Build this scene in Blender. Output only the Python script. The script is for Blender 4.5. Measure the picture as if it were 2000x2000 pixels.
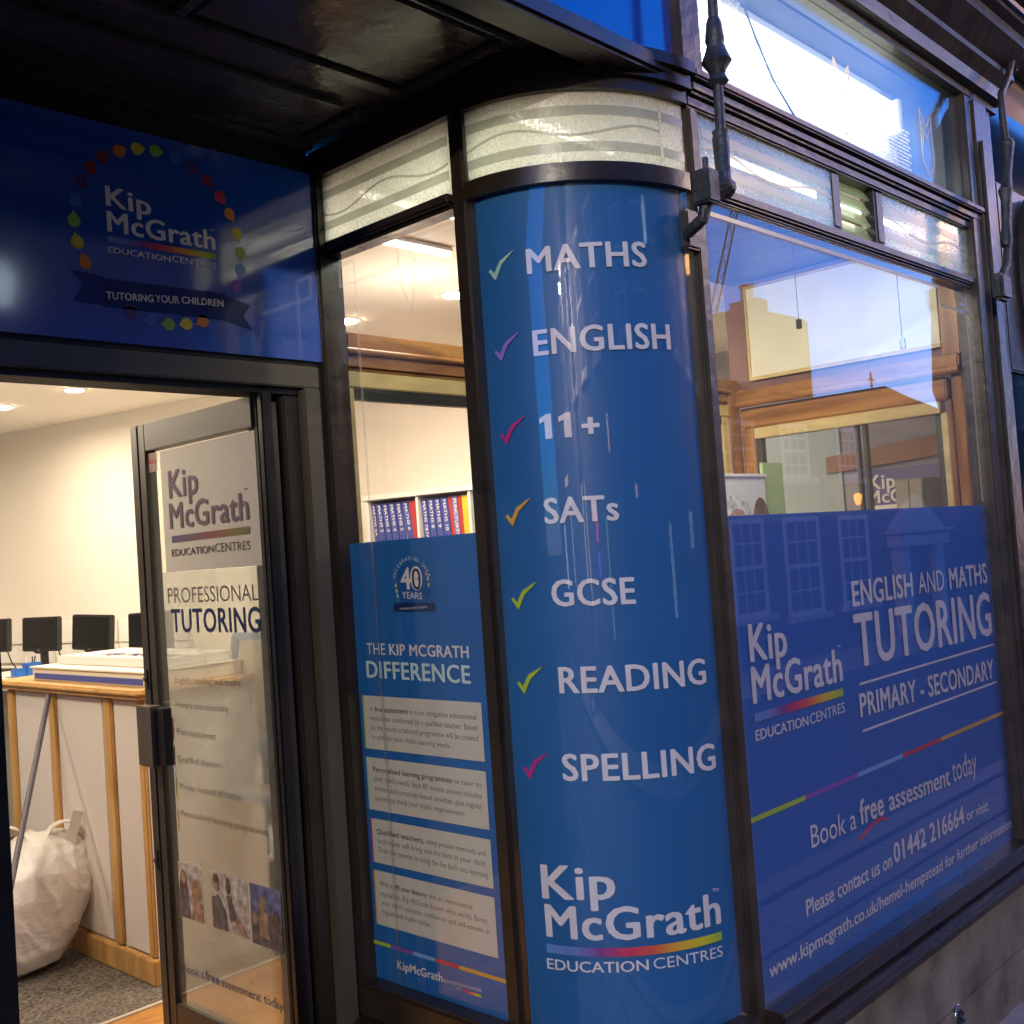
import bpy, bmesh, math, random
from mathutils import Vector, Matrix, noise
random.seed(7)
C = bpy.context.scene.collection
SC = bpy.context.scene
R = math.radians
for o in list(bpy.data.objects): bpy.data.objects.remove(o)

# ------------------------------------------------------------------ camera
cam = bpy.data.cameras.new('camera'); cam.sensor_width = 36; cam.sensor_fit = 'HORIZONTAL'
cam.lens = 36 * 2130.2 / 2000; cam.clip_start = .05; cam.clip_end = 600
co = bpy.data.objects.new('camera', cam); C.objects.link(co); SC.camera = co
yaw, pitch, roll = .8141, .0365, -.0693
Fw = Vector((math.sin(yaw)*math.cos(pitch), math.cos(yaw)*math.cos(pitch), math.sin(pitch)))
Rt = Vector((math.cos(yaw), -math.sin(yaw), 0)); Up = Rt.cross(Fw)
R2 = Rt*math.cos(roll) + Up*math.sin(roll); U2 = Up*math.cos(roll) - Rt*math.sin(roll)
M = Matrix((R2, U2, -Fw)).transposed().to_4x4(); M.translation = Vector((-1.751, -1.3823, 1.57))
co.matrix_world = M

# ------------------------------------------------------------------ dusk sky, sun, exposure
W = bpy.data.worlds.new('World'); SC.world = W; W.use_nodes = True
nt = W.node_tree; bg = nt.nodes['Background']
sky = nt.nodes.new('ShaderNodeTexSky'); sky.sky_type = 'NISHITA'; sky.sun_disc = False
sky.sun_elevation = R(4); sky.sun_rotation = R(100); sky.air_density = 1; sky.dust_density = .3; sky.ozone_density = 8
wb = nt.nodes.new('ShaderNodeMix'); wb.data_type = 'RGBA'; wb.blend_type = 'MULTIPLY'
wb.inputs[0].default_value = 1; wb.inputs[7].default_value = (1.5, 1.0, 1.05, 1)     # camera white balance set for lamp light
nt.links.new(sky.outputs[0], wb.inputs[6]); nt.links.new(wb.outputs[2], bg.inputs[0]); bg.inputs[1].default_value = .15
sl = bpy.data.lights.new('sun', 'SUN'); sl.energy = .004; sl.angle = R(10); sl.color = (1, .8, .6)
so = bpy.data.objects.new('sun', sl); C.objects.link(so); so.rotation_euler = (R(86), 0, R(80))
SC.view_settings.view_transform = 'Standard'; SC.view_settings.look = 'None'
EXPO = 3.0; KX = 2**EXPO
SC.view_settings.exposure = EXPO; SC.view_settings.gamma = 1; SC.view_settings.use_curve_mapping = False
cy = SC.cycles
cy.use_denoising = True; cy.max_bounces = 10; cy.transparent_max_bounces = 24; cy.glossy_bounces = 5
cy.diffuse_bounces = 4; cy.transmission_bounces = 8; cy.sample_clamp_indirect = 4; cy.caustics_reflective = False; cy.caustics_refractive = False

# ------------------------------------------------------------------ helpers
class MB:
    """one mesh under construction"""
    def __init__(s): s.v = []; s.f = []; s.uv = {}
    def add(s, vs, fs):
        n = len(s.v); s.v += [tuple(v) for v in vs]; s.f += [tuple(n+i for i in f) for f in fs]; return s
    def box(s, x0, x1, y0, y1, z0, z1):
        x0, x1 = sorted((x0, x1)); y0, y1 = sorted((y0, y1)); z0, z1 = sorted((z0, z1))
        return s.add([(x, y, z) for z in (z0, z1) for y in (y0, y1) for x in (x0, x1)],
                     [(0,2,3,1),(4,5,7,6),(0,1,5,4),(2,6,7,3),(0,4,6,2),(1,3,7,5)])
    def prism(s, pts, fn0, fn1):
        """closed outline pts -> fn0(p) and fn1(p) are its two 3-D copies"""
        n = len(pts); a = [fn0(p) for p in pts]; b = [fn1(p) for p in pts]
        return s.add(a+b, [tuple(range(n))[::-1], tuple(range(n, 2*n))] + [(i, (i+1) % n, n+(i+1) % n, n+i) for i in range(n)])
    def tube(s, path, rad, n=12, cap=True):
        P = [Vector(p) for p in path]; rr = rad if isinstance(rad, (list, tuple)) else [rad]*len(P)
        base = len(s.v); ref = None
        for i, p in enumerate(P):
            d = (P[min(i+1, len(P)-1)] - P[max(i-1, 0)])
            if d.length < 1e-9: d = Vector((0, 0, 1))
            d.normalize()
            if ref is None: ref = Vector((1, 0, 0)) if abs(d.x) < .8 else Vector((0, 1, 0))
            u = d.cross(ref).normalized(); w = u.cross(d).normalized(); ref = w
            for k in range(n):
                a = 2*math.pi*k/n; s.v.append(tuple(p + (u*math.cos(a) + w*math.sin(a))*rr[i]))
        for i in range(len(P)-1):
            for k in range(n):
                a, b = base+i*n+k, base+i*n+(k+1) % n; s.f.append((a, b, b+n, a+n))
        if cap:
            s.f.append(tuple(base+k for k in range(n))[::-1]); s.f.append(tuple(base+(len(P)-1)*n+k for k in range(n)))
        return s
    def lathe(s, prof, cx, cy, n=20):
        """prof: (radius, z) bottom to top"""
        return s.tube_profile(prof, cx, cy, n)
    def tube_profile(s, prof, cx, cy, n):
        base = len(s.v)
        for r, z in prof:
            for k in range(n):
                a = 2*math.pi*k/n; s.v.append((cx+r*math.cos(a), cy+r*math.sin(a), z))
        for i in range(len(prof)-1):
            for k in range(n):
                a, b = base+i*n+k, base+i*n+(k+1) % n; s.f.append((a, b, b+n, a+n))
        s.f.append(tuple(base+k for k in range(n))[::-1]); s.f.append(tuple(base+(len(prof)-1)*n+k for k in range(n)))
        return s
    def xf(s, M):
        s.v = [tuple(M @ Vector(v)) for v in s.v]; return s

def build(name, mb, mat, parent=None, bevel=0, smooth=False, label=None, uv=None, kind=None, local=False):
    me = bpy.data.meshes.new(name); me.from_pydata(mb.v, [], mb.f); me.update()
    bm = bmesh.new(); bm.from_mesh(me); bmesh.ops.recalc_face_normals(bm, faces=bm.faces)
    if bevel: bmesh.ops.bevel(bm, geom=list(bm.edges), offset=bevel, segments=2, affect='EDGES', clamp_overlap=True)
    bm.to_mesh(me); bm.free()
    if smooth:
        for p in me.polygons: p.use_smooth = True
        me.set_sharp_from_angle(angle=R(38))
    if uv:
        l = me.uv_layers.new(name='UVMap')
        for lp in me.loops: l.data[lp.index].uv = uv(me.vertices[lp.vertex_index].co)
    me.materials.append(mat)
    ob = bpy.data.objects.new(name, me); C.objects.link(ob)
    if parent:
        ob.parent = parent
        if not local: ob.matrix_parent_inverse = wm(parent).inverted()
    if label: ob['label'] = label
    if kind: ob['kind'] = kind
    return ob
def wm(o):
    m = o.matrix_basis.copy()
    if o.parent: m = wm(o.parent) @ o.matrix_parent_inverse @ m
    return m
def thing(name, label, cat, loc=(0, 0, 0), group=None, rotz=0):
    o = bpy.data.objects.new(name, None); C.objects.link(o); o.location = loc; o.rotation_euler = (0, 0, rotz)
    o.empty_display_size = .1; o['label'] = label; o['category'] = cat
    if group: o['group'] = group
    return o
def tag(o, label, cat, group=None):
    o['label'] = label; o['category'] = cat
    if group: o['group'] = group
    return o
def struct(name, mb, mat, **k): return build(name, mb, mat, kind='structure', **k)
def B(*a): return MB().box(*a)

# ------------------------------------------------------------------ materials
def mat(name, col, rough=.5, metal=0, spec=.5, bump=0, bscale=60, var=0, vscale=8, coat=0, emit=None, estr=0, stretch=None, col2=None):
    m = bpy.data.materials.new(name); m.use_nodes = True; t = m.node_tree; b = t.nodes['Principled BSDF']
    b.inputs['Base Color'].default_value = (*col, 1); b.inputs['Roughness'].default_value = rough; b.inputs['Metallic'].default_value = metal
    b.inputs['Specular IOR Level'].default_value = spec; b.inputs['Coat Weight'].default_value = coat; b.inputs['Coat Roughness'].default_value = .06
    if emit: b.inputs['Emission Color'].default_value = (*emit, 1); b.inputs['Emission Strength'].default_value = estr
    if var or bump or col2:
        tc = t.nodes.new('ShaderNodeTexCoord'); mp = t.nodes.new('ShaderNodeMapping'); t.links.new(tc.outputs['Object'], mp.inputs[0])
        if stretch: mp.inputs['Scale'].default_value = stretch
        if var or col2:
            n = t.nodes.new('ShaderNodeTexNoise'); n.inputs['Scale'].default_value = vscale; n.inputs['Detail'].default_value = 6; t.links.new(mp.outputs[0], n.inputs[0])
            rp = t.nodes.new('ShaderNodeValToRGB'); rp.color_ramp.elements[0].position = .3; rp.color_ramp.elements[1].position = .7
            c2 = col2 or tuple(min(1, c*(1+var)) for c in col); c1 = col if col2 else tuple(c*(1-var) for c in col)
            rp.color_ramp.elements[0].color = (*c1, 1); rp.color_ramp.elements[1].color = (*c2, 1)
            t.links.new(n.outputs[0], rp.inputs[0]); t.links.new(rp.outputs[0], b.inputs['Base Color'])
            mr = t.nodes.new('ShaderNodeMapRange'); mr.inputs[3].default_value = rough*.8; mr.inputs[4].default_value = min(1, rough*1.25)
            t.links.new(n.outputs[0], mr.inputs[0]); t.links.new(mr.outputs[0], b.inputs['Roughness'])
        if bump:
            n2 = t.nodes.new('ShaderNodeTexNoise'); n2.inputs['Scale'].default_value = bscale; n2.inputs['Detail'].default_value = 5; t.links.new(mp.outputs[0], n2.inputs[0])
            bp = t.nodes.new('ShaderNodeBump'); bp.inputs['Strength'].default_value = bump; bp.inputs['Distance'].default_value = .01
            t.links.new(n2.outputs[0], bp.inputs['Height']); t.links.new(bp.outputs[0], b.inputs['Normal'])
    return m
def glass_mat(name, tint=(1, 1, 1), rough=.0, haze=0, hazecol=(.5, .5, .5), bump=0, bscale=20, gain=1):
    """sheet glass: both faces of the pane reflect by Fresnel, the rest passes straight through"""
    m = bpy.data.materials.new(name); m.use_nodes = True; t = m.node_tree; t.nodes.clear()
    out = t.nodes.new('ShaderNodeOutputMaterial'); tr = t.nodes.new('ShaderNodeBsdfTransparent'); tr.inputs[0].default_value = (*tint, 1)
    gl = t.nodes.new('ShaderNodeBsdfGlossy'); gl.inputs['Roughness'].default_value = rough
    ge = t.nodes.new('ShaderNodeNewGeometry'); io = t.nodes.new('ShaderNodeMapRange'); io.inputs[3].default_value = 1.5; io.inputs[4].default_value = 1/1.5
    fr = t.nodes.new('ShaderNodeFresnel'); t.links.new(ge.outputs['Backfacing'], io.inputs[0]); t.links.new(io.outputs[0], fr.inputs['IOR'])
    mx = t.nodes.new('ShaderNodeMixShader'); t.links.new(fr.outputs[0], mx.inputs[0]); t.links.new(gl.outputs[0], mx.inputs[2])
    src = tr
    if haze:
        di = t.nodes.new('ShaderNodeBsdfDiffuse'); di.inputs[0].default_value = (*hazecol, 1)
        ts = t.nodes.new('ShaderNodeBsdfTranslucent'); ts.inputs[0].default_value = (*hazecol, 1)
        m1 = t.nodes.new('ShaderNodeMixShader'); m1.inputs[0].default_value = .72; t.links.new(di.outputs[0], m1.inputs[1]); t.links.new(ts.outputs[0], m1.inputs[2])
        m2 = t.nodes.new('ShaderNodeMixShader'); m2.inputs[0].default_value = haze; t.links.new(tr.outputs[0], m2.inputs[1]); t.links.new(m1.outputs[0], m2.inputs[2])
        src = m2
        if bump:
            n = t.nodes.new('ShaderNodeTexNoise'); n.inputs['Scale'].default_value = bscale; n.inputs['Detail'].default_value = 3
            mr = t.nodes.new('ShaderNodeMapRange'); mr.inputs[1].default_value = .35; mr.inputs[2].default_value = .65
            mr.inputs[3].default_value = haze*.72; mr.inputs[4].default_value = min(1, haze*1.2)
            tc = t.nodes.new('ShaderNodeTexCoord'); t.links.new(tc.outputs['Object'], n.inputs[0]); t.links.new(n.outputs[0], mr.inputs[0]); t.links.new(mr.outputs[0], m2.inputs[0])
    if bump:
        n = t.nodes.new('ShaderNodeTexNoise'); n.inputs['Scale'].default_value = bscale; bp = t.nodes.new('ShaderNodeBump')
        tc = t.nodes.new('ShaderNodeTexCoord'); t.links.new(tc.outputs['Object'], n.inputs[0])
        bp.inputs['Strength'].default_value = bump; bp.inputs['Distance'].default_value = .002
        t.links.new(n.outputs[0], bp.inputs['Height']); t.links.new(bp.outputs[0], gl.inputs['Normal'])
    t.links.new(src.outputs[0], mx.inputs[1]); t.links.new(mx.outputs[0], out.inputs[0])
    return m
def emis(name, col, s):
    return mat(name, (0.02, .02, .02), emit=col, estr=s/KX)
def ramp_mat(name, stops, rough=.4):
    m = bpy.data.materials.new(name); m.use_nodes = True; t = m.node_tree; b = t.nodes['Principled BSDF']; b.inputs['Roughness'].default_value = rough
    uv = t.nodes.new('ShaderNodeUVMap'); sp = t.nodes.new('ShaderNodeSeparateXYZ'); rp = t.nodes.new('ShaderNodeValToRGB')
    t.links.new(uv.outputs[0], sp.inputs[0]); t.links.new(sp.outputs[0], rp.inputs[0]); t.links.new(rp.outputs[0], b.inputs['Base Color'])
    e = rp.color_ramp.elements
    for i, (p, c) in enumerate(stops):
        x = e[i] if i < 2 else e.new(p)
        x.position = p; x.color = (*c, 1)
    return m
def oak(name, c1, c2, rough, stretch):
    m = bpy.data.materials.new(name); m.use_nodes = True; t = m.node_tree; b = t.nodes['Principled BSDF']
    tc = t.nodes.new('ShaderNodeTexCoord'); mp = t.nodes.new('ShaderNodeMapping'); mp.inputs['Scale'].default_value = stretch
    n = t.nodes.new('ShaderNodeTexNoise'); n.inputs['Scale'].default_value = 14; n.inputs['Detail'].default_value = 9; n.inputs['Distortion'].default_value = 1.2
    rp = t.nodes.new('ShaderNodeValToRGB'); rp.color_ramp.elements[0].position = .36; rp.color_ramp.elements[1].position = .62
    rp.color_ramp.elements[0].color = (*c1, 1); rp.color_ramp.elements[1].color = (*c2, 1)
    bp = t.nodes.new('ShaderNodeBump'); bp.inputs['Strength'].default_value = .15; bp.inputs['Distance'].default_value = .004
    t.links.new(tc.outputs['Object'], mp.inputs[0]); t.links.new(mp.outputs[0], n.inputs[0]); t.links.new(n.outputs[0], rp.inputs[0])
    t.links.new(rp.outputs[0], b.inputs['Base Color']); t.links.new(n.outputs[0], bp.inputs['Height']); t.links.new(bp.outputs[0], b.inputs['Normal'])
    b.inputs['Roughness'].default_value = rough; return m

m_black = mat('black gloss paint', (.024, .017, .012), .28, bump=.25, bscale=9, var=.3, vscale=5)
m_brown = mat('dark brown paint', (.05, .036, .025), .35, bump=.3, bscale=25, var=.35, vscale=9)
m_soffit = mat('soffit gloss paint', (.06, .05, .04), .2, bump=.4, bscale=11, var=.3, vscale=4)
m_bronze = mat('bronze aluminium', (.10, .088, .066), .42, metal=.35, var=.12, vscale=3)
m_dark = mat('dark gasket', (.01, .01, .01), .6)
m_iron = mat('old cast iron', (.045, .045, .042), .45, metal=.2, bump=.5, bscale=60, var=.5, vscale=25)
m_glass = glass_mat('window glass')
m_glassdirty = glass_mat('dusty window glass', haze=.035, hazecol=(.6, .6, .6))
m_doorglass = glass_mat('door glass', tint=(.93, .95, .92), haze=.05, hazecol=(.6, .6, .55))
m_frost = glass_mat('obscured glass', haze=.8, hazecol=(.78, .77, .68), bump=.9, bscale=170, rough=.16)
m_frostline = glass_mat('etched band', haze=.6, hazecol=(.72, .72, .6), rough=.2)
m_upglass = glass_mat('fascia glass', haze=.06, hazecol=(.8, .9, .85), rough=.0)
m_etch = glass_mat('etched line on glass', haze=.6, hazecol=(.62, .58, .5), rough=.3)
m_louvre = glass_mat('green louvre glass', tint=(.7, .85, .7), haze=.6, hazecol=(.75, .8, .62), rough=.1)
m_filmC = mat('column vinyl', (.02, .125, .33), .5, spec=.3, var=.06, vscale=4)
m_filmL = mat('poster vinyl', (.015, .13, .42), .45, spec=.3, var=.05, vscale=3)
m_filmR = mat('window vinyl', (.018, .115, .44), .5, spec=.3, var=.05, vscale=3)
m_sign = mat('sign panel', (.012, .085, .46), .1, spec=1, coat=1, var=.08, vscale=2, bump=.02, bscale=6)
m_fascia = mat('blue fascia gloss', (.006, .05, .32), .12, coat=.6, var=.08, vscale=3, bump=.03, bscale=40)
m_white = mat('white lettering', (.72, .68, .69), .5, spec=.3, var=.05, vscale=30)
m_signwhite = mat('sign lettering', (.88, .85, .8), .35)
m_cyanwhite = mat('pale lettering', (.55, .74, .75), .5, spec=.3)
m_paper = mat('printed white box', (.62, .6, .52), .6, var=.04, vscale=20)
m_ink = mat('print ink', (.05, .05, .06), .6)
m_inklight = mat('light print ink', (.12, .12, .13), .6)
m_navy = mat('navy lettering', (.06, .07, .2), .6)
m_navy2 = mat('strong navy lettering', (.01, .02, .17), .5)
m_grey = mat('grey lettering', (.13, .11, .12), .6)
m_mauve = mat('mauve lettering', (.2, .12, .2), .6)
cols = dict(lime=(.42, .56, .04), green=(.3, .52, .08), yellow=(.75, .6, .05), orange=(.75, .24, .04), red=(.6, .03, .06), darkred=(.22, .015, .04), blue=(.03, .14, .5), lightblue=(.2, .4, .75),
            purple=(.25, .08, .45), darkpurple=(.07, .02, .16), magenta=(.5, .03, .25), paleteal=(.35, .62, .5), gold=(.7, .38, .06), violet=(.3, .18, .6))
m_col = {k: mat(k+' print', v, .45) for k, v in cols.items()}
STOPS = [(0, (.12, .28, .6)), (.18, (.14, .2, .5)), (.3, (.2, .03, .25)), (.42, (.6, .03, .12)), (.58, (.75, .1, .06)), (.74, (.8, .45, .03)), (.88, (.65, .6, .03)), (1, (.3, .5, .06))]
m_grad = ramp_mat('rainbow rule', STOPS)
m_graddull = ramp_mat('muted rainbow rule', [(0, (.16, .14, .3)), (.3, (.25, .15, .2)), (.5, (.4, .12, .12)), (.75, (.35, .24, .08)), (1, (.2, .25, .06))])
m_oak = oak('varnished oak', (.2, .075, .018), (.42, .19, .05), .28, (1, 1, .12))
m_oakh = oak('varnished oak beam', (.2, .075, .018), (.42, .19, .05), .25, (.12, .12, 1))
m_pale = oak('pale timber', (.5, .36, .14), (.66, .5, .22), .45, (.2, .2, 1))
m_trim = oak('pine trim', (.55, .3, .09), (.7, .42, .15), .4, (1, 1, .15))
m_wall = mat('cream wall paint', (.82, .76, .66), .8, bump=.05, bscale=300)
m_ceil = mat('white ceiling paint', (.85, .8, .72), .85)
m_whiteb = mat('white board', (.8, .78, .74), .5)
m_carpet = mat('grey carpet', (.19, .16, .13), .95, bump=1, bscale=200, var=.75, vscale=75)
m_mat = oak('orange timber floor', (.42, .18, .04), (.6, .28, .07), .4, (.2, 1, 1))
m_stone = mat('painted stone', (.17, .15, .115), .55, bump=.5, bscale=30, var=.45, vscale=6)
m_chrome = mat('chrome', (.6, .6, .58), .15, metal=1)
m_screen = mat('monitor screen', (.012, .012, .014), .22)
m_plastic = mat('black plastic', (.02, .02, .022), .45)
m_bag = None
m_bluepl = mat('blue plastic', (.02, .14, .5), .4)
m_easel = mat('pale blue frame', (.4, .5, .68), .45)
m_concrete = mat('paving slab', (.22, .2, .18), .8, bump=.4, bscale=50, var=.2, vscale=12)
m_asphalt = mat('asphalt', (.05, .05, .05), .9, bump=.5, bscale=120, var=.3, vscale=60)
m_brick = mat('dark brick wall', (.1, .07, .055), .9, bump=.4, bscale=60, var=.3, vscale=20)
m_render = mat('dark render', (.09, .08, .08), .9, var=.2, vscale=4)
m_slate = mat('slate roof', (.05, .048, .05), .7, bump=.3, bscale=40, var=.3, vscale=15)
m_sash = mat('white sash paint', (.6, .56, .52), .5)
m_nightglass = mat('dark window glass', (.01, .012, .016), .05, spec=.6)
m_case = mat('painted stone doorcase', (.5, .42, .36), .7)

# ------------------------------------------------------------------ lettering: outlines of the built-in font mapped on to a surface
_fc = {}
def glyphs(s, w):
    k = (s, w)
    if k in _fc: return _fc[k]
    c = bpy.data.curves.new('t', 'FONT'); c.body = s; c.size = 1; c.resolution_u = 3 
    if w == 3: c.space_character = 1.06
    ob = bpy.data.objects.new('t', c); me = bpy.data.meshes.new_from_object(ob)
    vs = [tuple(v.co) for v in me.vertices]; fs = [tuple(p.vertices) for p in me.polygons]
    bpy.data.objects.remove(ob); bpy.data.curves.remove(c); bpy.data.meshes.remove(me)
    _fc[k] = (vs, fs); return _fc[k]
_cap = {}
def capheight(w):
    if w not in _cap:
        vs, _ = glyphs('H', w); ys = [v[1] for v in vs]; _cap[w] = max(ys)
    return _cap[w]
def text(name, s, w, u0, u1, z0, z1, cap, place, material, parent, label=None):
    vs, fs = glyphs(s, w); x0 = min(v[0] for v in vs); x1 = max(v[0] for v in vs); H = capheight(w)
    shifts = {0: [(0, 0)], 1: [(-.006, 0), (.006, 0)], 2: [(-.015, 0), (.015, 0), (0, .008), (0, -.008)], 3: [(-.024, .006), (.024, .006), (-.024, -.008), (.024, -.008), (0, .014), (0, -.014)]}[w]
    mb = MB()
    for k, (dx, dy) in enumerate(shifts):
        pts = []
        for v in vs:
            t = (v[0]+dx-x0)/(x1-x0); pts.append(place(u0+(u1-u0)*t, z0+(z1-z0)*t + (v[1]+dy)/H*cap, k*.00012))
        mb.add(pts, fs)
    me = bpy.data.meshes.new(name); me.from_pydata(mb.v, [], mb.f); me.materials.append(material); me.update()
    ob = bpy.data.objects.new(name, me); C.objects.link(ob)
    ob.parent = parent; ob.matrix_parent_inverse = wm(parent).inverted()
    if label: ob['label'] = label
    return ob
EA, EB = .3714, .3377
def ell(th, off=0):
    a = R(th); return (EA-(EA+off)*math.cos(a), EB-(EB+off)*math.sin(a))
def pS(u, z, k=0): return (u, .8795-k, z)
def pL(u, z, k=0): return (.0095-k, u, z)
def pR(u, z, k=0): return (u, .0095-k, z)
def pD(u, z, k=0): return (-.2268-k, u, z)
def pC(u, z, k=0):
    x, y = ell(u, -.0055+k); return (x, y, z)
PL = dict(S=pS, L=pL, R=pR, D=pD, C=pC)
def flat(name, outline, place, material, parent, k=0, uvx=None, label=None, subdiv=0):
    """thin printed shape: outline of (u, z) laid on a surface, .3 mm thick"""
    pts = outline
    mb = MB().prism(pts, lambda p: place(p[0], p[1], k+.0003), lambda p: place(p[0], p[1], k-.0002))
    o = build(name, mb, material, parent, label=label)
    if uvx:
        me = o.data; l = me.uv_layers.new(name='UVMap')
        for lp in me.loops:
            vi = lp.vertex_index; n = len(pts)
            l.data[lp.index].uv = ((pts[vi % n][0]-uvx[0])/(uvx[1]-uvx[0]), 0)
    return o
def rule(name, u0, u1, z0, z1, hh, place, material, parent, k=0, n=1):
    """a straight printed rule from (u0,z0) to (u1,z1), height hh, cut in n pieces so that it follows curves; u runs 0-1 along it"""
    mb = MB()
    top = [(i/n) for i in range(n+1)]
    P0 = [place(u0+(u1-u0)*t, z0+(z1-z0)*t, k) for t in top]; P1 = [place(u0+(u1-u0)*t, z0+(z1-z0)*t+hh, k) for t in top]
    me = bpy.data.meshes.new(name); me.from_pydata(P0+P1, [], [(i, i+1, n+2+i, n+1+i) for i in range(n)])
    l = me.uv_layers.new(name='UVMap')
    for lp in me.loops: l.data[lp.index].uv = ((lp.vertex_index % (n+1))/n, 0)
    me.materials.append(material); ob = bpy.data.objects.new(name, me); C.objects.link(ob)
    ob.parent = parent; ob.matrix_parent_inverse = wm(parent).inverted(); return ob
LAMPW = 15
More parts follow.
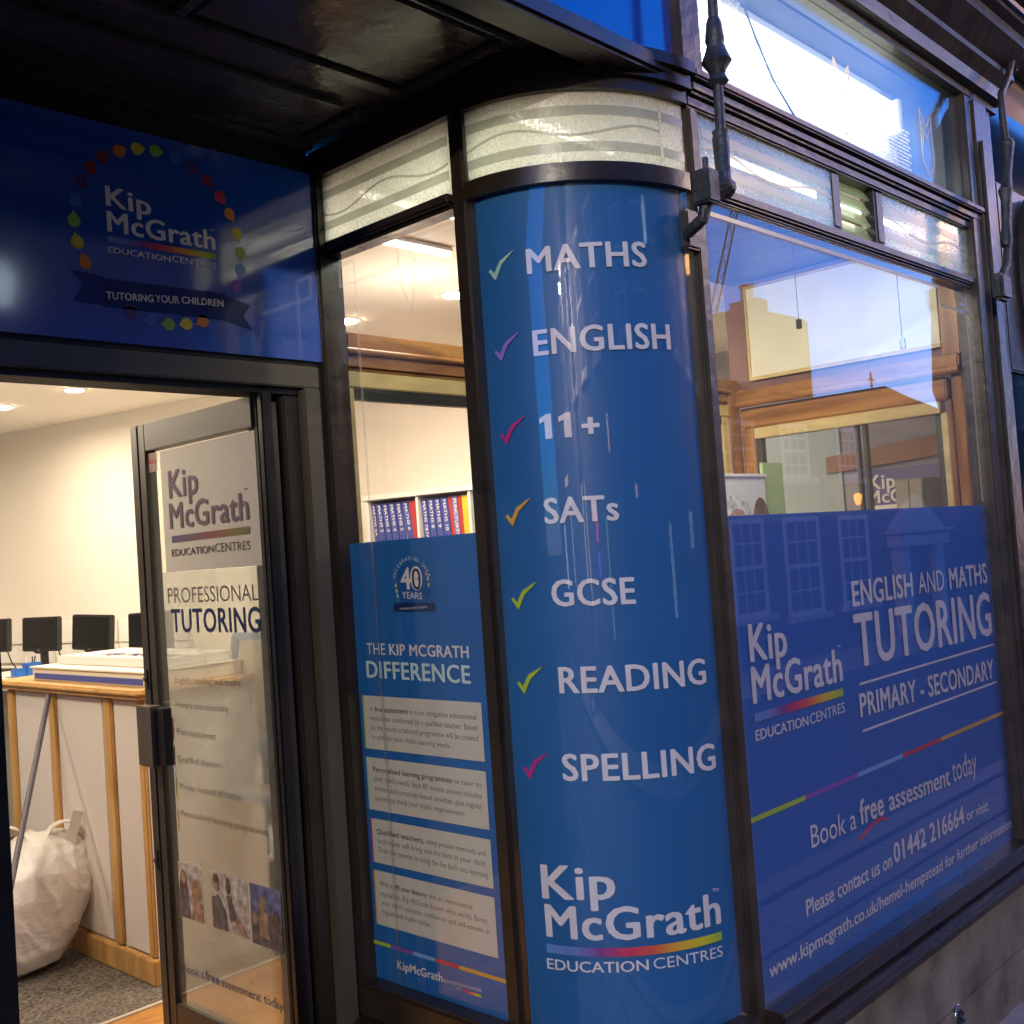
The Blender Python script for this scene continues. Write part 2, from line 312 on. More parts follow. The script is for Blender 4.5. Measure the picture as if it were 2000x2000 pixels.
TEXTS = [
  ('S', 'Kip', 3, -0.595, -0.49, 2.4, 2.395, 0.044),
  ('S', 'McGrath', 3, -0.595, -0.327, 2.342, 2.341, 0.045),
  ('S', 'TM', 1, -0.338, -0.327, 2.385, 2.385, 0.005),
  ('S', 'EDUCATION', 2, -0.598, -0.446, 2.294, 2.294, 0.013),
  ('S', 'CENTRES', 0, -0.442, -0.327, 2.296, 2.294, 0.015),
  ('S', 'TUTORING', 3, -0.608, -0.496, 2.188, 2.194, 0.016),
  ('S', 'YOUR', 0, -0.49, -0.431, 2.195, 2.198, 0.017),
  ('S', 'CHILDREN', 3, -0.424, -0.314, 2.2, 2.205, 0.016),
  ('C', 'MATHS', 3, 23.4, 68.1, 2.18, 2.184, 0.054),
  ('C', 'ENGLISH', 3, 23.7, 76.1, 1.997, 2.0, 0.055),
  ('C', 'SATs', 3, 23.4, 50.1, 1.627, 1.624, 0.054),
  ('C', 'GCSE', 3, 24.0, 54.0, 1.446, 1.44, 0.056),
  ('C', 'READING', 3, 24.5, 81.2, 1.257, 1.247, 0.055),
  ('C', 'SPELLING', 3, 23.5, 82.8, 1.068, 1.055, 0.056),
  ('C', 'Kip', 3, 11.9, 38.9, 0.811, 0.813, 0.071),
  ('C', 'McGrath', 3, 12.5, 79.4, 0.729, 0.719, 0.068),
  ('C', 'TM', 1, 76.7, 79.7, 0.79, 0.787, 0.008),
  ('C', 'EDUCATION', 2, 11.6, 49.2, 0.658, 0.655, 0.022),
  ('C', 'CENTRES', 0, 51.0, 79.5, 0.655, 0.646, 0.023),
  ('L', '40', 3, 0.67, 0.597, 1.498, 1.495, 0.052),
  ('L', 'YEARS', 1, 0.67, 0.597, 1.475, 1.471, 0.016),
  ('L', 'THE', 0, 0.822, 0.748, 1.336, 1.335, 0.028),
  ('L', 'KIP MCGRATH', 3, 0.732, 0.449, 1.335, 1.332, 0.027),
  ('L', 'DIFFERENCE', 3, 0.826, 0.449, 1.277, 1.273, 0.041),
  ('L', 'TUTORING YOUR CHILDREN', 1, 0.682, 0.581, 1.446, 1.45, 0.005),
  ('L', 'A', 0, 0.822, 0.813, 1.191, 1.191, 0.013),
  ('L', 'free assessment', 2, 0.804, 0.677, 1.191, 1.191, 0.013),
  ('L', 'is a no obligation educational', 0, 0.668, 0.437, 1.191, 1.19, 0.012),
  ('L', 'evaluation conducted by a qualified teacher. Based', 0, 0.823, 0.437, 1.168, 1.165, 0.013),
  ('L', 'on the results a tailored programme will be created', 0, 0.824, 0.436, 1.144, 1.141, 0.013),
  ('L', "to address your child's learning needs.", 0, 0.824, 0.532, 1.121, 1.118, 0.012),
  ('L', 'Personalised learning programmes', 2, 0.825, 0.535, 1.038, 1.036, 0.013),
  ('L', 'to cater to', 0, 0.527, 0.437, 1.036, 1.035, 0.012),
  ('L', "your child's needs. Each 80 minute session includes", 0, 0.826, 0.437, 1.015, 1.009, 0.013),
  ('L', 'written and computer-based activities, plus regular', 0, 0.826, 0.438, 0.99, 0.985, 0.013),
  ('L', "updates to track your child's improvement.", 0, 0.826, 0.498, 0.966, 0.962, 0.013),
  ('L', 'Qualified teachers,', 2, 0.826, 0.649, 0.881, 0.88, 0.013),
  ('L', 'using proven methods and', 0, 0.64, 0.437, 0.88, 0.878, 0.012),
  ('L', 'techniques will bring out the best in your child.', 0, 0.827, 0.438, 0.858, 0.854, 0.013),
  ('L', 'Trust the experts to bring the fun back into learning.', 0, 0.827, 0.432, 0.835, 0.829, 0.013),
  ('L', 'With a', 0, 0.829, 0.779, 0.75, 0.75, 0.013),
  ('L', '40 year history', 2, 0.771, 0.651, 0.75, 0.749, 0.012),
  ('L', 'and an international', 0, 0.643, 0.494, 0.749, 0.747, 0.012),
  ('L', 'reputation, Kip McGrath knows what works. Boost', 0, 0.829, 0.446, 0.725, 0.723, 0.013),
  ('L', "your child's success, confidence and self-esteem in", 0, 0.828, 0.442, 0.703, 0.7, 0.012),
  ('L', 'English and maths today.', 0, 0.828, 0.642, 0.679, 0.679, 0.013),
  ('L', 'KipMcGrath', 3, 0.779, 0.615, 0.552, 0.555, 0.02),
  ('L', 'EDUCATIONCENTRES', 1, 0.61, 0.482, 0.556, 0.56, 0.007),
  ('R', 'ENGLISH', 3, 1.054, 1.445, 1.357, 1.357, 0.067),
  ('R', 'AND', 0, 1.488, 1.682, 1.358, 1.356, 0.064),
  ('R', 'MATHS', 3, 1.726, 2.045, 1.356, 1.355, 0.065),
  ('R', 'TUTORING', 3, 1.051, 2.047, 1.192, 1.18, 0.14),
  ('R', 'PRIMARY - SECONDARY', 3, 1.047, 2.031, 1.057, 1.034, 0.061),
  ('R', 'Kip', 3, 0.511, 0.68, 1.272, 1.267, 0.086),
  ('R', 'McGrath', 3, 0.509, 0.958, 1.173, 1.168, 0.084),
  ('R', 'TM', 1, 0.942, 0.961, 1.255, 1.255, 0.007),
  ('R', 'EDUCATION', 2, 0.506, 0.759, 1.085, 1.081, 0.024),
  ('R', 'CENTRES', 0, 0.768, 0.959, 1.081, 1.084, 0.026),
  ('R', 'Book a', 0, 0.727, 0.971, 0.779, 0.773, 0.056),
  ('R', 'free', 3, 0.997, 1.137, 0.777, 0.774, 0.063),
  ('R', 'assessment', 2, 1.174, 1.6, 0.775, 0.762, 0.056),
  ('R', 'today', 0, 1.623, 1.82, 0.765, 0.76, 0.071),
  ('R', 'Please contact us on', 2, 0.678, 1.162, 0.625, 0.624, 0.039),
  ('R', '01442 216664', 3, 1.178, 1.682, 0.628, 0.626, 0.053),
  ('R', 'or visit:', 2, 1.707, 1.888, 0.626, 0.621, 0.035),
  ('R', 'www.kipmcgrath.co.uk/hemel-hempstead for further information', 2, 0.487, 2.075, 0.537, 0.524, 0.032),
  ('D', 'Kip', 3, 1.336, 1.19, 1.781, 1.783, 0.073),
  ('D', 'McGrath', 3, 1.341, 0.958, 1.698, 1.697, 0.067),
  ('D', 'TM', 1, 0.972, 0.955, 1.769, 1.769, 0.006),
  ('D', 'EDUCATION', 2, 1.341, 1.129, 1.622, 1.623, 0.018),
  ('D', 'CENTRES', 0, 1.122, 0.958, 1.623, 1.621, 0.022),
  ('D', 'PROFESSIONAL', 0, 1.376, 0.936, 1.495, 1.494, 0.041),
  ('D', 'TUTORING', 3, 1.363, 0.936, 1.416, 1.416, 0.061),
  ('D', 'English, reading and maths', 1, 1.365, 1.04, 1.277, 1.279, 0.017),
  ('D', 'Primary and secondary', 1, 1.368, 1.103, 1.21, 1.21, 0.017),
  ('D', 'Free assessment', 1, 1.368, 1.171, 1.137, 1.135, 0.017),
  ('D', 'Qualified teachers', 1, 1.37, 1.153, 1.062, 1.062, 0.017),
  ('D', 'Proven method of tuition', 1, 1.371, 1.071, 0.989, 0.987, 0.017),
  ('D', 'Personalised learning programmes', 1, 1.372, 0.956, 0.916, 0.913, 0.017),
  ('D', 'Book a', 0, 1.408, 1.3, 0.487, 0.491, 0.023),
  ('D', 'free', 3, 1.293, 1.226, 0.492, 0.492, 0.024),
  ('D', 'assessment', 2, 1.217, 1.033, 0.492, 0.492, 0.022),
  ('D', 'today', 0, 1.021, 0.937, 0.493, 0.492, 0.022),
]

# ================================================================== STREET
g = struct('pavement_base', B(-14, 30, -1.3, 0.02, -.2, -.02), m_asphalt)
pv = struct('pavement', B(-14, 30, -1.3, .01, -.03, -.012), m_asphalt)
slab = None; rows = [(-.02, -.42), (-.43, -.83), (-.84, -1.14)]
for r, (a, b) in enumerate(rows):
    x = -2.4 - r*.21
    while x < 7:
        wd = .62
        if r not in () :
            mb = B(0, wd-.012, 0, a-b-.008, 0, .014 + .003*random.random())
            build('paving_slab', mb.xf(Matrix.Translation((x, b, -.012))), m_concrete, pv, bevel=.002)
        x += wd
struct('kerb', B(-14, 30, -1.32, -1.17, -.14, .004), m_concrete, bevel=.01)
struct('road', B(-60, 60, -4.4, -1.3, -.3, -.12), m_asphalt)
struct('ground', B(-300, 300, -300, 300, -.6, -.31), m_asphalt)
struct('far_pavement', B(-14, 30, -5.6, -4.4, -.3, -.02), m_concrete)

# opposite side: seen in the glass
def sash(parent, x0, x1, z0, z1, y=-5.5, cols_=3, rows_=4, lit=None):
    f = MB(); w = .06; yy = y+.02
    f.box(x0, x1, y-.02, yy, z1-w, z1).box(x0, x1, y-.02, yy, z0, z0+w).box(x0, x0+w, y-.02, yy, z0+w, z1-w).box(x1-w, x1, y-.02, yy, z0+w, z1-w)
    zm = (z0+z1)/2; f.box(x0+w, x1-w, y-.03, yy+.005, zm-.025, zm+.025)
    for i in range(1, cols_): xx = x0+w+(x1-x0-2*w)*i/cols_; f.box(xx-.011, xx+.011, y-.03, y+.005, z0+w, zm-.025); f.box(xx-.011, xx+.011, y-.03, y+.005, zm+.025, z1-w)
    for i in range(1, rows_):
        if i*2 == rows_: continue
        zz = z0+(z1-z0)*i/rows_; f.box(x0+w, x1-w, y-.032, y+.003, zz-.011, zz+.011)
    fr = build('window', f, m_sash, parent)
    build('pane', B(x0+w*.5, x1-w*.5, y-.045, y-.038, z0+w*.5, z1-w*.5), lit or m_nightglass, fr)
    build('sill', B(x0-.08, x1+.08, y-.02, y+.1, z0-.07, z0-.002), m_case, fr, bevel=.008)
hs = thing('terrace_house', 'low terraced house across the street with pedimented doorway and sash windows', 'house', (12, -7, 0))
sil = [(8.4, -.1), (15.9, -.1), (15.9, 3.34), (15.4, 3.40), (14.5, 3.5), (13.67, 3.62), (13.1, 3.46), (12.5, 3.29), (11.55, 3.32), (9.93, 3.3), (9.4, 3.38), (9.0, 3.34), (8.4, 3.2)]
build('wall', MB().prism(sil, lambda p: (p[0], -5.5, p[1]), lambda p: (p[0], -9.5, p[1])), m_brick, hs)
build('attic_block', B(10.0, 11.53, -5.52, -7.6, 3.25, 4.38), m_brick, hs, bevel=.03)
ch = build('chimney', B(10.38, 10.64, -5.6, -6.0, 4.38, 4.55), m_brick, hs)
build('chimney_pot', MB().lathe([(.09, 4.55), (.075, 4.7), (.1, 4.72), (.1, 4.76)], 10.5, -5.8, 12), m_case, ch)
build('finial', MB().tube([(13.67, -5.7, 3.6), (13.67, -5.7, 3.85)], .018, 6).tube([(13.58, -5.7, 3.74), (13.78, -5.7, 3.74)], .012, 6), m_iron, hs)
build('aerial', MB().tube([(11.6, -5.7, 3.72), (11.85, -5.7, 3.72)], .012, 6), m_iron, hs)
for x0, x1, z0, z1 in [(9.17, 9.93, .60, 1.77), (10.40, 11.31, .52, 1.76), (11.86, 12.72, .54, 1.75), (7.0, 7.9, .6, 1.77), (9.3, 9.9, 2.25, 2.95), (10.5, 11.2, 2.25, 2.95), (12.0, 12.6, 2.25, 2.95)]:
    if x0 < 8.4: continue
    sash(hs, x0, x1, z0, z1)
dc = build('doorcase', MB().box(13.42, 13.72, -5.5, -5.35, -.1, 1.25).box(14.66, 14.96, -5.5, -5.35, -.1, 1.25).box(13.30, 15.1, -5.5, -5.3, 1.25, 1.42)
      .prism([(13.35, 1.5), (15.1, 1.5), (15.1, 1.55), (14.22, 2.02), (13.35, 1.55)], lambda p: (p[0], -5.5, p[1]), lambda p: (p[0], -5.38, p[1]))
      .box(13.25, 15.2, -5.5, -5.26, 1.44, 1.5), m_case, hs, bevel=.01)
build('door', B(13.75, 14.63, -5.5, -5.46, -.02, 1.22), m_dark, hs)
tb = thing('tall_building', 'tall dark building rising beyond the low house across the street', 'building', (19, -8, 0))
build('wall', MB().prism([(15.95, -.1), (30, -.1), (30, 9), (17.6, 9), (16.9, 8.5), (16.5, 8.1), (16.1, 7.0), (15.75, 5.5), (15.6, 5.0), (16.05, 4.4), (16.1, 3.4)], lambda p: (p[0], -5.5, p[1]), lambda p: (p[0]+11, -10, p[1])), m_render, tb)
for k in range(4): sash(tb, 17.2+k*2.2, 18.2+k*2.2, 3.2, 4.9)
for k in range(4): sash(tb, 17.2+k*2.2, 18.2+k*2.2, .6, 2.1)
cr = thing('tower_crane', 'thin lattice crane jib leaning against the sky above the rooftops', 'crane', (24, -22, 0))
mb = MB(); a = Vector((33, -22, 6)); b = Vector((45, -26, 19))
for dx in (0, .5): mb.tube([a+Vector((dx, 0, 0)), b+Vector((dx, 0, 0))], .05, 5)
for i in range(14): mb.tube([a.lerp(b, i/14)+Vector((0 if i % 2 else .5, 0, 0)), a.lerp(b, (i+1)/14)+Vector((.5 if i % 2 else 0, 0, 0))], .03, 4)
mb.tube([(33, -22, -.3), a], .1, 6); build('jib', mb, m_iron, cr)
# parade of shops behind the camera, mirrored in the curved corner
m_litwarm = emis('lit window warm', (1, .66, .32), 3.5); m_litcool = emis('lit window cool', (.7, .88, 1), 3)
m_litred = emis('red neon', (1, .03, .06), 3); m_litblue = emis('blue neon', (.12, .12, 1), 4); m_litgreen = emis('green lit window', (.4, 1, .75), 1.5)
def shop(x0, x1, h, label, lights):
    s = thing('shop_building', label, 'building', ((x0+x1)/2, -7, 0))
    build('wall', B(x0, x1, -9, -5.5, -.1, h), m_render, s)
    build('roof', MB().prism([(-9.1, h), (-5.4, h), (-7.2, h+.9)], lambda p: (x0, p[0], p[1]), lambda p: (x1, p[0], p[1])), m_slate, s)
    for k in range(int((x1-x0)/1.6)):
        xa = x0+.4+k*1.6; sash(s, xa, xa+.8, 3.1, 4.4)
    for (x, z, w_, hh, m_) in lights:
        build('lit_panel', B(x, x+w_, -5.5, -5.44, z, z+hh), m_, s)
shop(-14, -7.2, 6.2, 'gabled shop building across the street, furthest left', [(-12, 1.0, .5, .9, m_litcool), (-10.4, 2.35, 1.0, .12, m_litwarm), (-9.3, 1.1, .12, 1.1, m_litcool)])
shop(-7.1, -1.6, 5.4, 'shop building across the street with lit red sign', [(-6.4, 1.2, .10, 1.0, m_litcool), (-5.9, 1.0, .05, 1.2, m_litwarm), (-4.6, 1.6, .25, .25, m_litred), (-4.55, 1.3, .2, .22, m_litblue), (-3.4, .8, .10, 1.0, m_litgreen), (-2.6, 2.3, .08, .3, m_litwarm)])
shop(-1.5, 3.2, 4.6, 'plain dark shop building directly across the street', [(-.6, 1.9, .10, .10, m_litwarm), (1.9, 1.0, .06, .7, m_litcool)])
shop(3.3, 8.3, 5.0, 'dark shop building beside the low terraced house', [(4.2, 1.5, .08, .3, m_litcool)])
lp = thing('street_lamp', 'lit street lamp on a dark post at the far kerb', 'street lamp', (1.43, -4.7, 0))
build('post', MB().lathe([(.09, -.02), (.09, .5), (.055, .6), (.04, 3.5), (.05, 3.55)], 1.43, -4.7, 12), m_iron, lp, smooth=True)
hd = build('lantern', MB().lathe([(.03, 3.56), (.07, 3.58), (.09, 3.78), (.05, 3.85), (.02, 3.9)], 1.43, -4.7, 10), emis('street lamp glow', (.7, .85, 1), 4), lp)
def orange(x, z, label, s):
    w = thing('wall_lantern', label, 'lantern', (x, -5.4, z))
    build('bracket', MB().tube([(x, -5.5, z+.2), (x, -5.3, z+.22), (x, -5.3, z+.14)], .015, 6), m_iron, w)
    build('lamp_shade', MB().lathe([(.03, z-.07), (.055, z+.03), (.055, z+.06), (.02, z+.09)], x, -5.3, 10), emis('orange lamp glow', (1, .30, .02), s), w)
orange(12.1, 1.95, 'orange lantern on the low house wall across the street', 9)
orange(17.5, 2.06, 'orange lantern on the tall building across the street', 22)
L = bpy.data.lights.new('street_lamp_light', 'POINT'); L.energy = 340; L.color = (1, .66, .40); L.shadow_soft_size = .05
lo = bpy.data.objects.new('street_lamp_light', L); C.objects.link(lo); lo.location = (6.3, -4.45, 4.45)
L = bpy.data.lights.new('near_lamp_light', 'POINT'); L.energy = 1350; L.color = (1, .88, .74); L.shadow_soft_size = .05
lo = bpy.data.objects.new('near_lamp_light', L); C.objects.link(lo); lo.location = (-6.3, -4.3, 4.0)
l3 = thing('street_lamp', 'street lamp on the far kerb to the left, mirrored in the curved glass', 'street lamp', (-6.3, -4.5, 0))
build('post', MB().lathe([(.08, -.02), (.05, .5), (.04, 4.3)], -6.3, -4.5, 12), m_iron, l3, smooth=True)
build('lantern', MB().lathe([(.13, 4.16), (.15, 4.2), (.05, 4.28)], -6.3, -4.5, 10), emis('white street glow', (1, .85, .65), 8), l3)
L = bpy.data.lights.new('doorcase_fill', 'POINT'); L.energy = 130; L.color = (1, .62, .45); L.shadow_soft_size = .2  # no fitting here: added to brighten the opposite doorcase and windows
lo = bpy.data.objects.new('doorcase_fill', L); C.objects.link(lo); lo.location = (11, -3.0, 5.0)
l2 = thing('street_lamp', 'orange street lamp further along the far kerb', 'street lamp', (6.5, -4.8, 0))
build('post', MB().lathe([(.08, -.02), (.05, .5), (.04, 4.05)], 6.5, -4.8, 12), m_iron, l2, smooth=True)
build('lantern', MB().lathe([(.05, 4.05), (.14, 4.08), (.16, 4.3), (.02, 4.4)], 6.5, -4.8, 10), emis('orange street glow', (1, .5, .15), 16), l2)

# ================================================================== SHOPFRONT
sf = thing('shopfront', 'black and brown painted timber shopfront framing the curved corner window', 'shopfront', (.4, .3, 0))
# right front bars
build('mullion', B(.380, .436, -.008, .05, .45, 2.645), m_brown, sf, bevel=.005)
build('mullion', B(.384, .412, -.018, -.0085, .483, 2.571), m_brown, sf, bevel=.004)
build('mullion', B(2.088, 2.15, -.03, .05, .42, 2.645), m_brown, sf, bevel=.006)
build('mullion', B(2.15, 2.29, -.04, .06, -.02, 3.05), m_brown, sf, bevel=.012, label='wide dark pilaster at the right end')
build('mullion', B(2.18, 2.25, -.052, -.041, .3, 2.9), m_brown, sf, bevel=.008)
build('transom_bar', B(.437, 2.088, -.02, .045, 2.377, 2.404), m_brown, sf, bevel=.006)
build('transom_bar', B(.437, 2.088, -.008, .045, 2.366, 2.3765), m_brown, sf, bevel=.004)
build('head_rail', B(.38, 2.2, -.016, .05, 2.572, 2.6), m_brown, sf, bevel=.005)
build('head_rail', B(.38, 2.2, -.032, .05, 2.601, 2.632), m_brown, sf, bevel=.008)
build('head_rail', B(.38, 2.2, -.045, .05, 2.633, 2.655), m_brown, sf, bevel=.005)
build('mullion', B(1.097, 1.148, -.006, .045, 2.413, 2.572), m_brown, sf, bevel=.005)
build('mullion', B(1.376, 1.424, -.006, .045, 2.413, 2.572), m_brown, sf, bevel=.005)
build('sill', B(.437, 2.16, -.05, .05, .43, .482), m_black, sf, bevel=.008)
build('sill', B(.44, 2.2, -.09, .05, .395, .428), m_black, sf, bevel=.008)
# left return bars (plane x = 0)
build('mullion', B(-.008, .05, .343, .388, .45, 2.60), m_black, sf, bevel=.006)
build('mullion', B(-.03, .05, .868, .94, .42, 2.60), m_black, sf, bevel=.006)
build('transom_bar', B(-.02, .045, .389, .868, 2.378, 2.404), m_black, sf, bevel=.006)
build('transom_bar', B(-.008, .045, .389, .868, 2.368, 2.3775), m_black, sf, bevel=.004)
build('head_rail', B(-.03, .05, .34, .9, 2.575, 2.645), m_black, sf, bevel=.006)
build('sill', B(-.04, .05, .345, .9, .43, .512), m_black, sf, bevel=.008)
build('sill', B(-.07, .05, .33, .9, .395, .428), m_black, sf, bevel=.006)
def curved(z0, z1, o0, o1, n=36, t0=0, t1=90):
    mb = MB(); P = []
    for i in range(n+1):
        th = t0+(t1-t0)*i/n; a = ell(th, o0); b = ell(th, o1)
        P += [(a[0], a[1], z0), (b[0], b[1], z0), (b[0], b[1], z1), (a[0], a[1], z1)]
    fs = [(4*i+j, 4*i+(j+1) % 4, 4*i+4+(j+1) % 4, 4*i+4+j) for i in range(n) for j in range(4)] + [(3, 2, 1, 0), (4*n, 4*n+1, 4*n+2, 4*n+3)]
    return mb.add(P, fs)
build('curved_head', curved(2.572, 2.6, -.04, .02), m_black, sf, smooth=True)
build('curved_head', curved(2.601, 2.632, -.04, .035), m_black, sf, smooth=True)
build('curved_head', curved(2.633, 2.66, -.04, .05), m_black, sf, smooth=True)
build('curved_transom_bar', curved(2.372, 2.412, -.03, .014), m_black, sf, smooth=True)
build('curved_sill', curved(.43, .5, -.03, .03), m_black, sf, smooth=True)
build('curved_sill', curved(.395, .428, -.03, .06), m_black, sf, smooth=True)
# glass
build('glass_pane', B(.44, 2.095, -.003, .003, .475, 2.362), m_glassdirty, sf, label='large plain pane of the street window')
build('glass_pane', B(-.003, .003, .385, .875, .505, 2.365), m_glass, sf, label='tall plain pane of the lobby window')
build('glass_pane', curved(.49, 2.38, -.003, .003, 40), m_glass, sf, smooth=True, label='tall curved corner pane')
def band(name, sfc, u0, u1, z0, z1, mtl, parent, wav=None, thick=.0006, n=24):
    """ribbon on glass from (u0,z0) to (u1,z1) height from wav"""
    mb = MB(); P = []
    for i in range(n+1):
        t = i/n; u = u0+(u1-u0)*t; zz = wav(t) if wav else 0
        for kk, dz in ((0, 0), (thick, 0), (thick, z1-z0), (0, z1-z0)): P.append(sfc(u, z0+zz+dz, kk))
    mb.add(P, [(4*i+j, 4*i+(j+1) % 4, 4*i+4+(j+1) % 4, 4*i+4+j) for i in range(n) for j in range(4)])
    return build(name, mb, mtl, parent)
sLo = lambda u, z, k=0: (-.0038-k, u, z); sRo = lambda u, z, k=0: (u, -.0038-k, z)
sCo = lambda u, z, k=0: (*ell(u, .0055+k), z)
m_band = glass_mat('smooth etched band', haze=.45, hazecol=(.55, .56, .48), rough=.25)
tp = build('transom_pane', B(-.003, .003, .388, .872, 2.408, 2.58), m_frost, sf, label='obscured transom light of the lobby window')
for z in (2.437, 2.518): band('etched_band', sLo, .868, .392, z, z+.022, m_band, tp, n=2)
band('etched_wave', sLo, .868, .392, 2.483, 2.489, m_band, tp, wav=lambda t: .017*math.sin((t*1.35+.55)*2*math.pi))
tp = build('transom_pane', curved(2.406, 2.58, -.003, .003, 36, 1, 77.5), m_frost, sf, smooth=True, label='curved obscured transom light')
for z in (2.437, 2.518): band('etched_band', sCo, 1.5, 77, z, z+.022, m_band, tp, n=30)
band('etched_wave', sCo, 1.5, 77, 2.483, 2.489, m_band, tp, wav=lambda t: .012*math.sin((t*1.5-.1)*2*math.pi), n=40)
tp = build('transom_pane', curved(2.406, 2.58, -.003, .003, 8, 78, 90), m_frost, sf, smooth=True, label='narrow cracked off end of the curved transom light')
for z in (2.437, 2.518): band('etched_band', sCo, 78.3, 89.5, z, z+.022, m_band, tp, n=6)
for x0, x1, ph in ((.44, 1.1, .1), (1.42, 2.09, .2)):
    tp = build('transom_pane', B(x0, x1, -.003, .003, 2.408, 2.578), m_frost2 if False else glass_mat('obscured glass street', haze=.42, hazecol=(.6, .72, .7), bump=.15, bscale=170, rough=.16), sf)
    for z in (2.437, 2.518): band('etched_band', sRo, x0+.01, x1-.01, z, z+.022, m_band, tp, n=2)
    band('etched_wave', sRo, x0+.01, x1-.01, 2.481, 2.489, m_etch, tp, wav=lambda t: .016*math.sin((t*1.3+ph)*2*math.pi))
for k in range(4):
    z = 2.42+k*.04; s = MB().box(1.155, 1.37, -.004, .004, 0, .05)
    s.xf(Matrix.Translation((0, .01, z)) @ Matrix.Rotation(R(-32), 4, 'X')); build('louvre_slat', s, m_louvre, sf, bevel=.001)
build('louvre_bracket', MB().box(1.362, 1.375, -.004, .02, 2.406, 2.571), m_dark, sf)
# etched ornament on the plain panes
def strip(sfc, pts, w, parent, name='etched_line'):
    mb = MB()
    for (a, b), (c, d) in zip(pts, pts[1:]):
        if abs(b-d) < abs(a-c): q = [(a, b-w/2), (c, d-w/2), (c, d+w/2), (a, b+w/2)]
        else: q = [(a-w/2, b), (a+w/2, b), (c+w/2, d), (c-w/2, d)]
        mb.prism(q, lambda p: sfc(p[0], p[1], 0), lambda p: sfc(p[0], p[1], .0006))
    return build(name, mb, m_etch, parent)
eo = bpy.data.objects['glass_pane.001']
m_etch_ = m_etch; m_etch = glass_mat('faint etched line', haze=.09, hazecol=(.62, .58, .5), rough=.3)
for pts in ([(.39, 2.336), (.586, 2.336)], [(.588, 2.336), (.588, 2.28)], [(.586, 2.28), (.82, 2.28)], [(.757, 2.33), (.757, .53)], [(.817, 2.335), (.817, 2.28)], [(.817, 2.335), (.757, 2.335)],
            [(.595, 2.26), (.571, 2.21), (.553, 2.165), (.535, 2.226), (.529, 2.286)]): strip(sLo, pts, .009, eo)
eo = bpy.data.objects['glass_pane']; m_etch = m_etch_
for pts in ([(.45, 2.336), (1.81, 2.336)], [(1.812, 2.336), (1.812, 2.275)], [(1.81, 2.276), (2.07, 2.276)], [(2.03, 2.33), (2.03, 1.63)], [(1.97, 2.30), (2.03, 2.30)]): strip(sRo, pts, .011, eo)

# fascia above, with the lit box
fz0, fz1 = 2.66, 3.045
fa = thing('fascia', 'blue gloss fascia and lit glazed sign box above the shopfront', 'fascia', (.4, 0, 2.66))
build('blue_panel', B(-3, .352, -.005, .01, fz0, 3.1), m_fascia, fa)
build('lower_rail', B(-3, .36, -.03, .06, 2.612, 2.659), m_black, fa, bevel=.008)
build('post', B(.353, .44, -.03, .05, 2.657, 3.05), m_brown, fa, bevel=.006)
build('post', B(2.10, 2.16, -.03, .05, 2.657, 3.05), m_brown, fa, bevel=.006)
gp = build('glass_pane', B(.44, 2.1, -.003, .003, fz0-.003, 3.05), m_upglass, fa)
m_box = mat('sign box inside', (.3, .33, .33), .7)
build('back_board', B(.44, 2.12, .42, .44, 2.64, 3.1), m_box, fa)
build('bottom_board', B(.40, 2.12, .055, .42, 2.63, 2.645), m_whiteb, fa)
build('top_board', B(.40, 2.12, .055, .42, 3.1, 3.12), m_box, fa)
build('end_board', B(2.1, 2.12, .055, .42, 2.646, 3.1), m_box, fa)
build('end_board', B(.40, .42, .055, .42, 2.646, 3.1), m_box, fa)
# etched chevrons and fish-scale brick pattern
mb = MB()
for j in range(12):
    for i in range(9):
        x = 1.37+i*.032+(j % 2)*.016; z = 2.675+j*.012
        mb.prism([(x, z), (x+.028, z), (x+.028, z+.008), (x, z+.008)], lambda p: sRo(p[0], p[1]), lambda p: sRo(p[0], p[1], .0006))
for j in range(16):
    for i in range(9):
        x = .47+i*.022+(j % 2)*.011; z = 2.68+j*.015
        mb.prism([(x, z), (x+.018, z), (x+.018, z+.011), (x, z+.011)], lambda p: sRo(p[0], p[1]), lambda p: sRo(p[0], p[1], .0006))
build('etched_brick_pattern', mb, glass_mat('faint etched bricks', haze=.16, hazecol=(.75, .8, .75), rough=.3), gp, kind='stuff')
for cx_ in (1.81, 1.22): 
    for pts in ([(cx_-.045, 2.92), (cx_-.045, 2.75), (cx_, 2.70), (cx_+.045, 2.75), (cx_+.045, 2.92)], [(cx_-.045, 2.92), (cx_, 2.86), (cx_+.045, 2.92)], [(cx_-.045, 2.885), (cx_, 2.825), (cx_+.045, 2.885)]): strip(sRo, pts, .009, gp, 'etched_chevron')
for pts in ([(1.78, 2.88), (1.78, 2.80)], [(1.76, 2.84), (1.80, 2.84)]): strip(sRo, pts, .008, gp, 'etched_chevron')
tu = thing('fluorescent_light', 'long bright fluorescent fitting glowing behind the fascia glass', 'light fitting', (1.25, .13, 2.9))
build('reflector', B(.46, 1.88, .125, .16, 2.765, 3.035), m_whiteb, tu, bevel=.004)
for z in (2.885, 2.95): build('tube', MB().tube([(.56, .085, z), (1.76, .085, z)], .016, 14), emis('fluorescent glow', (.93, 1, .95), 5), tu)
for x in (.53, 1.765): build('end_cap', B(x, x+.025, .06, .124, 2.86, 2.975), m_whiteb, tu, bevel=.004)
cb = tag(build('loose_cable', MB().tube([(.74, .02, 2.93), (.79, .02, 2.86), (.86, .02, 2.775), (.95, .015, 2.70), (1.0, .012, 2.675)], .0032, 6), m_dark), 'thin dark cable hanging inside the lit fascia glass', 'cable')

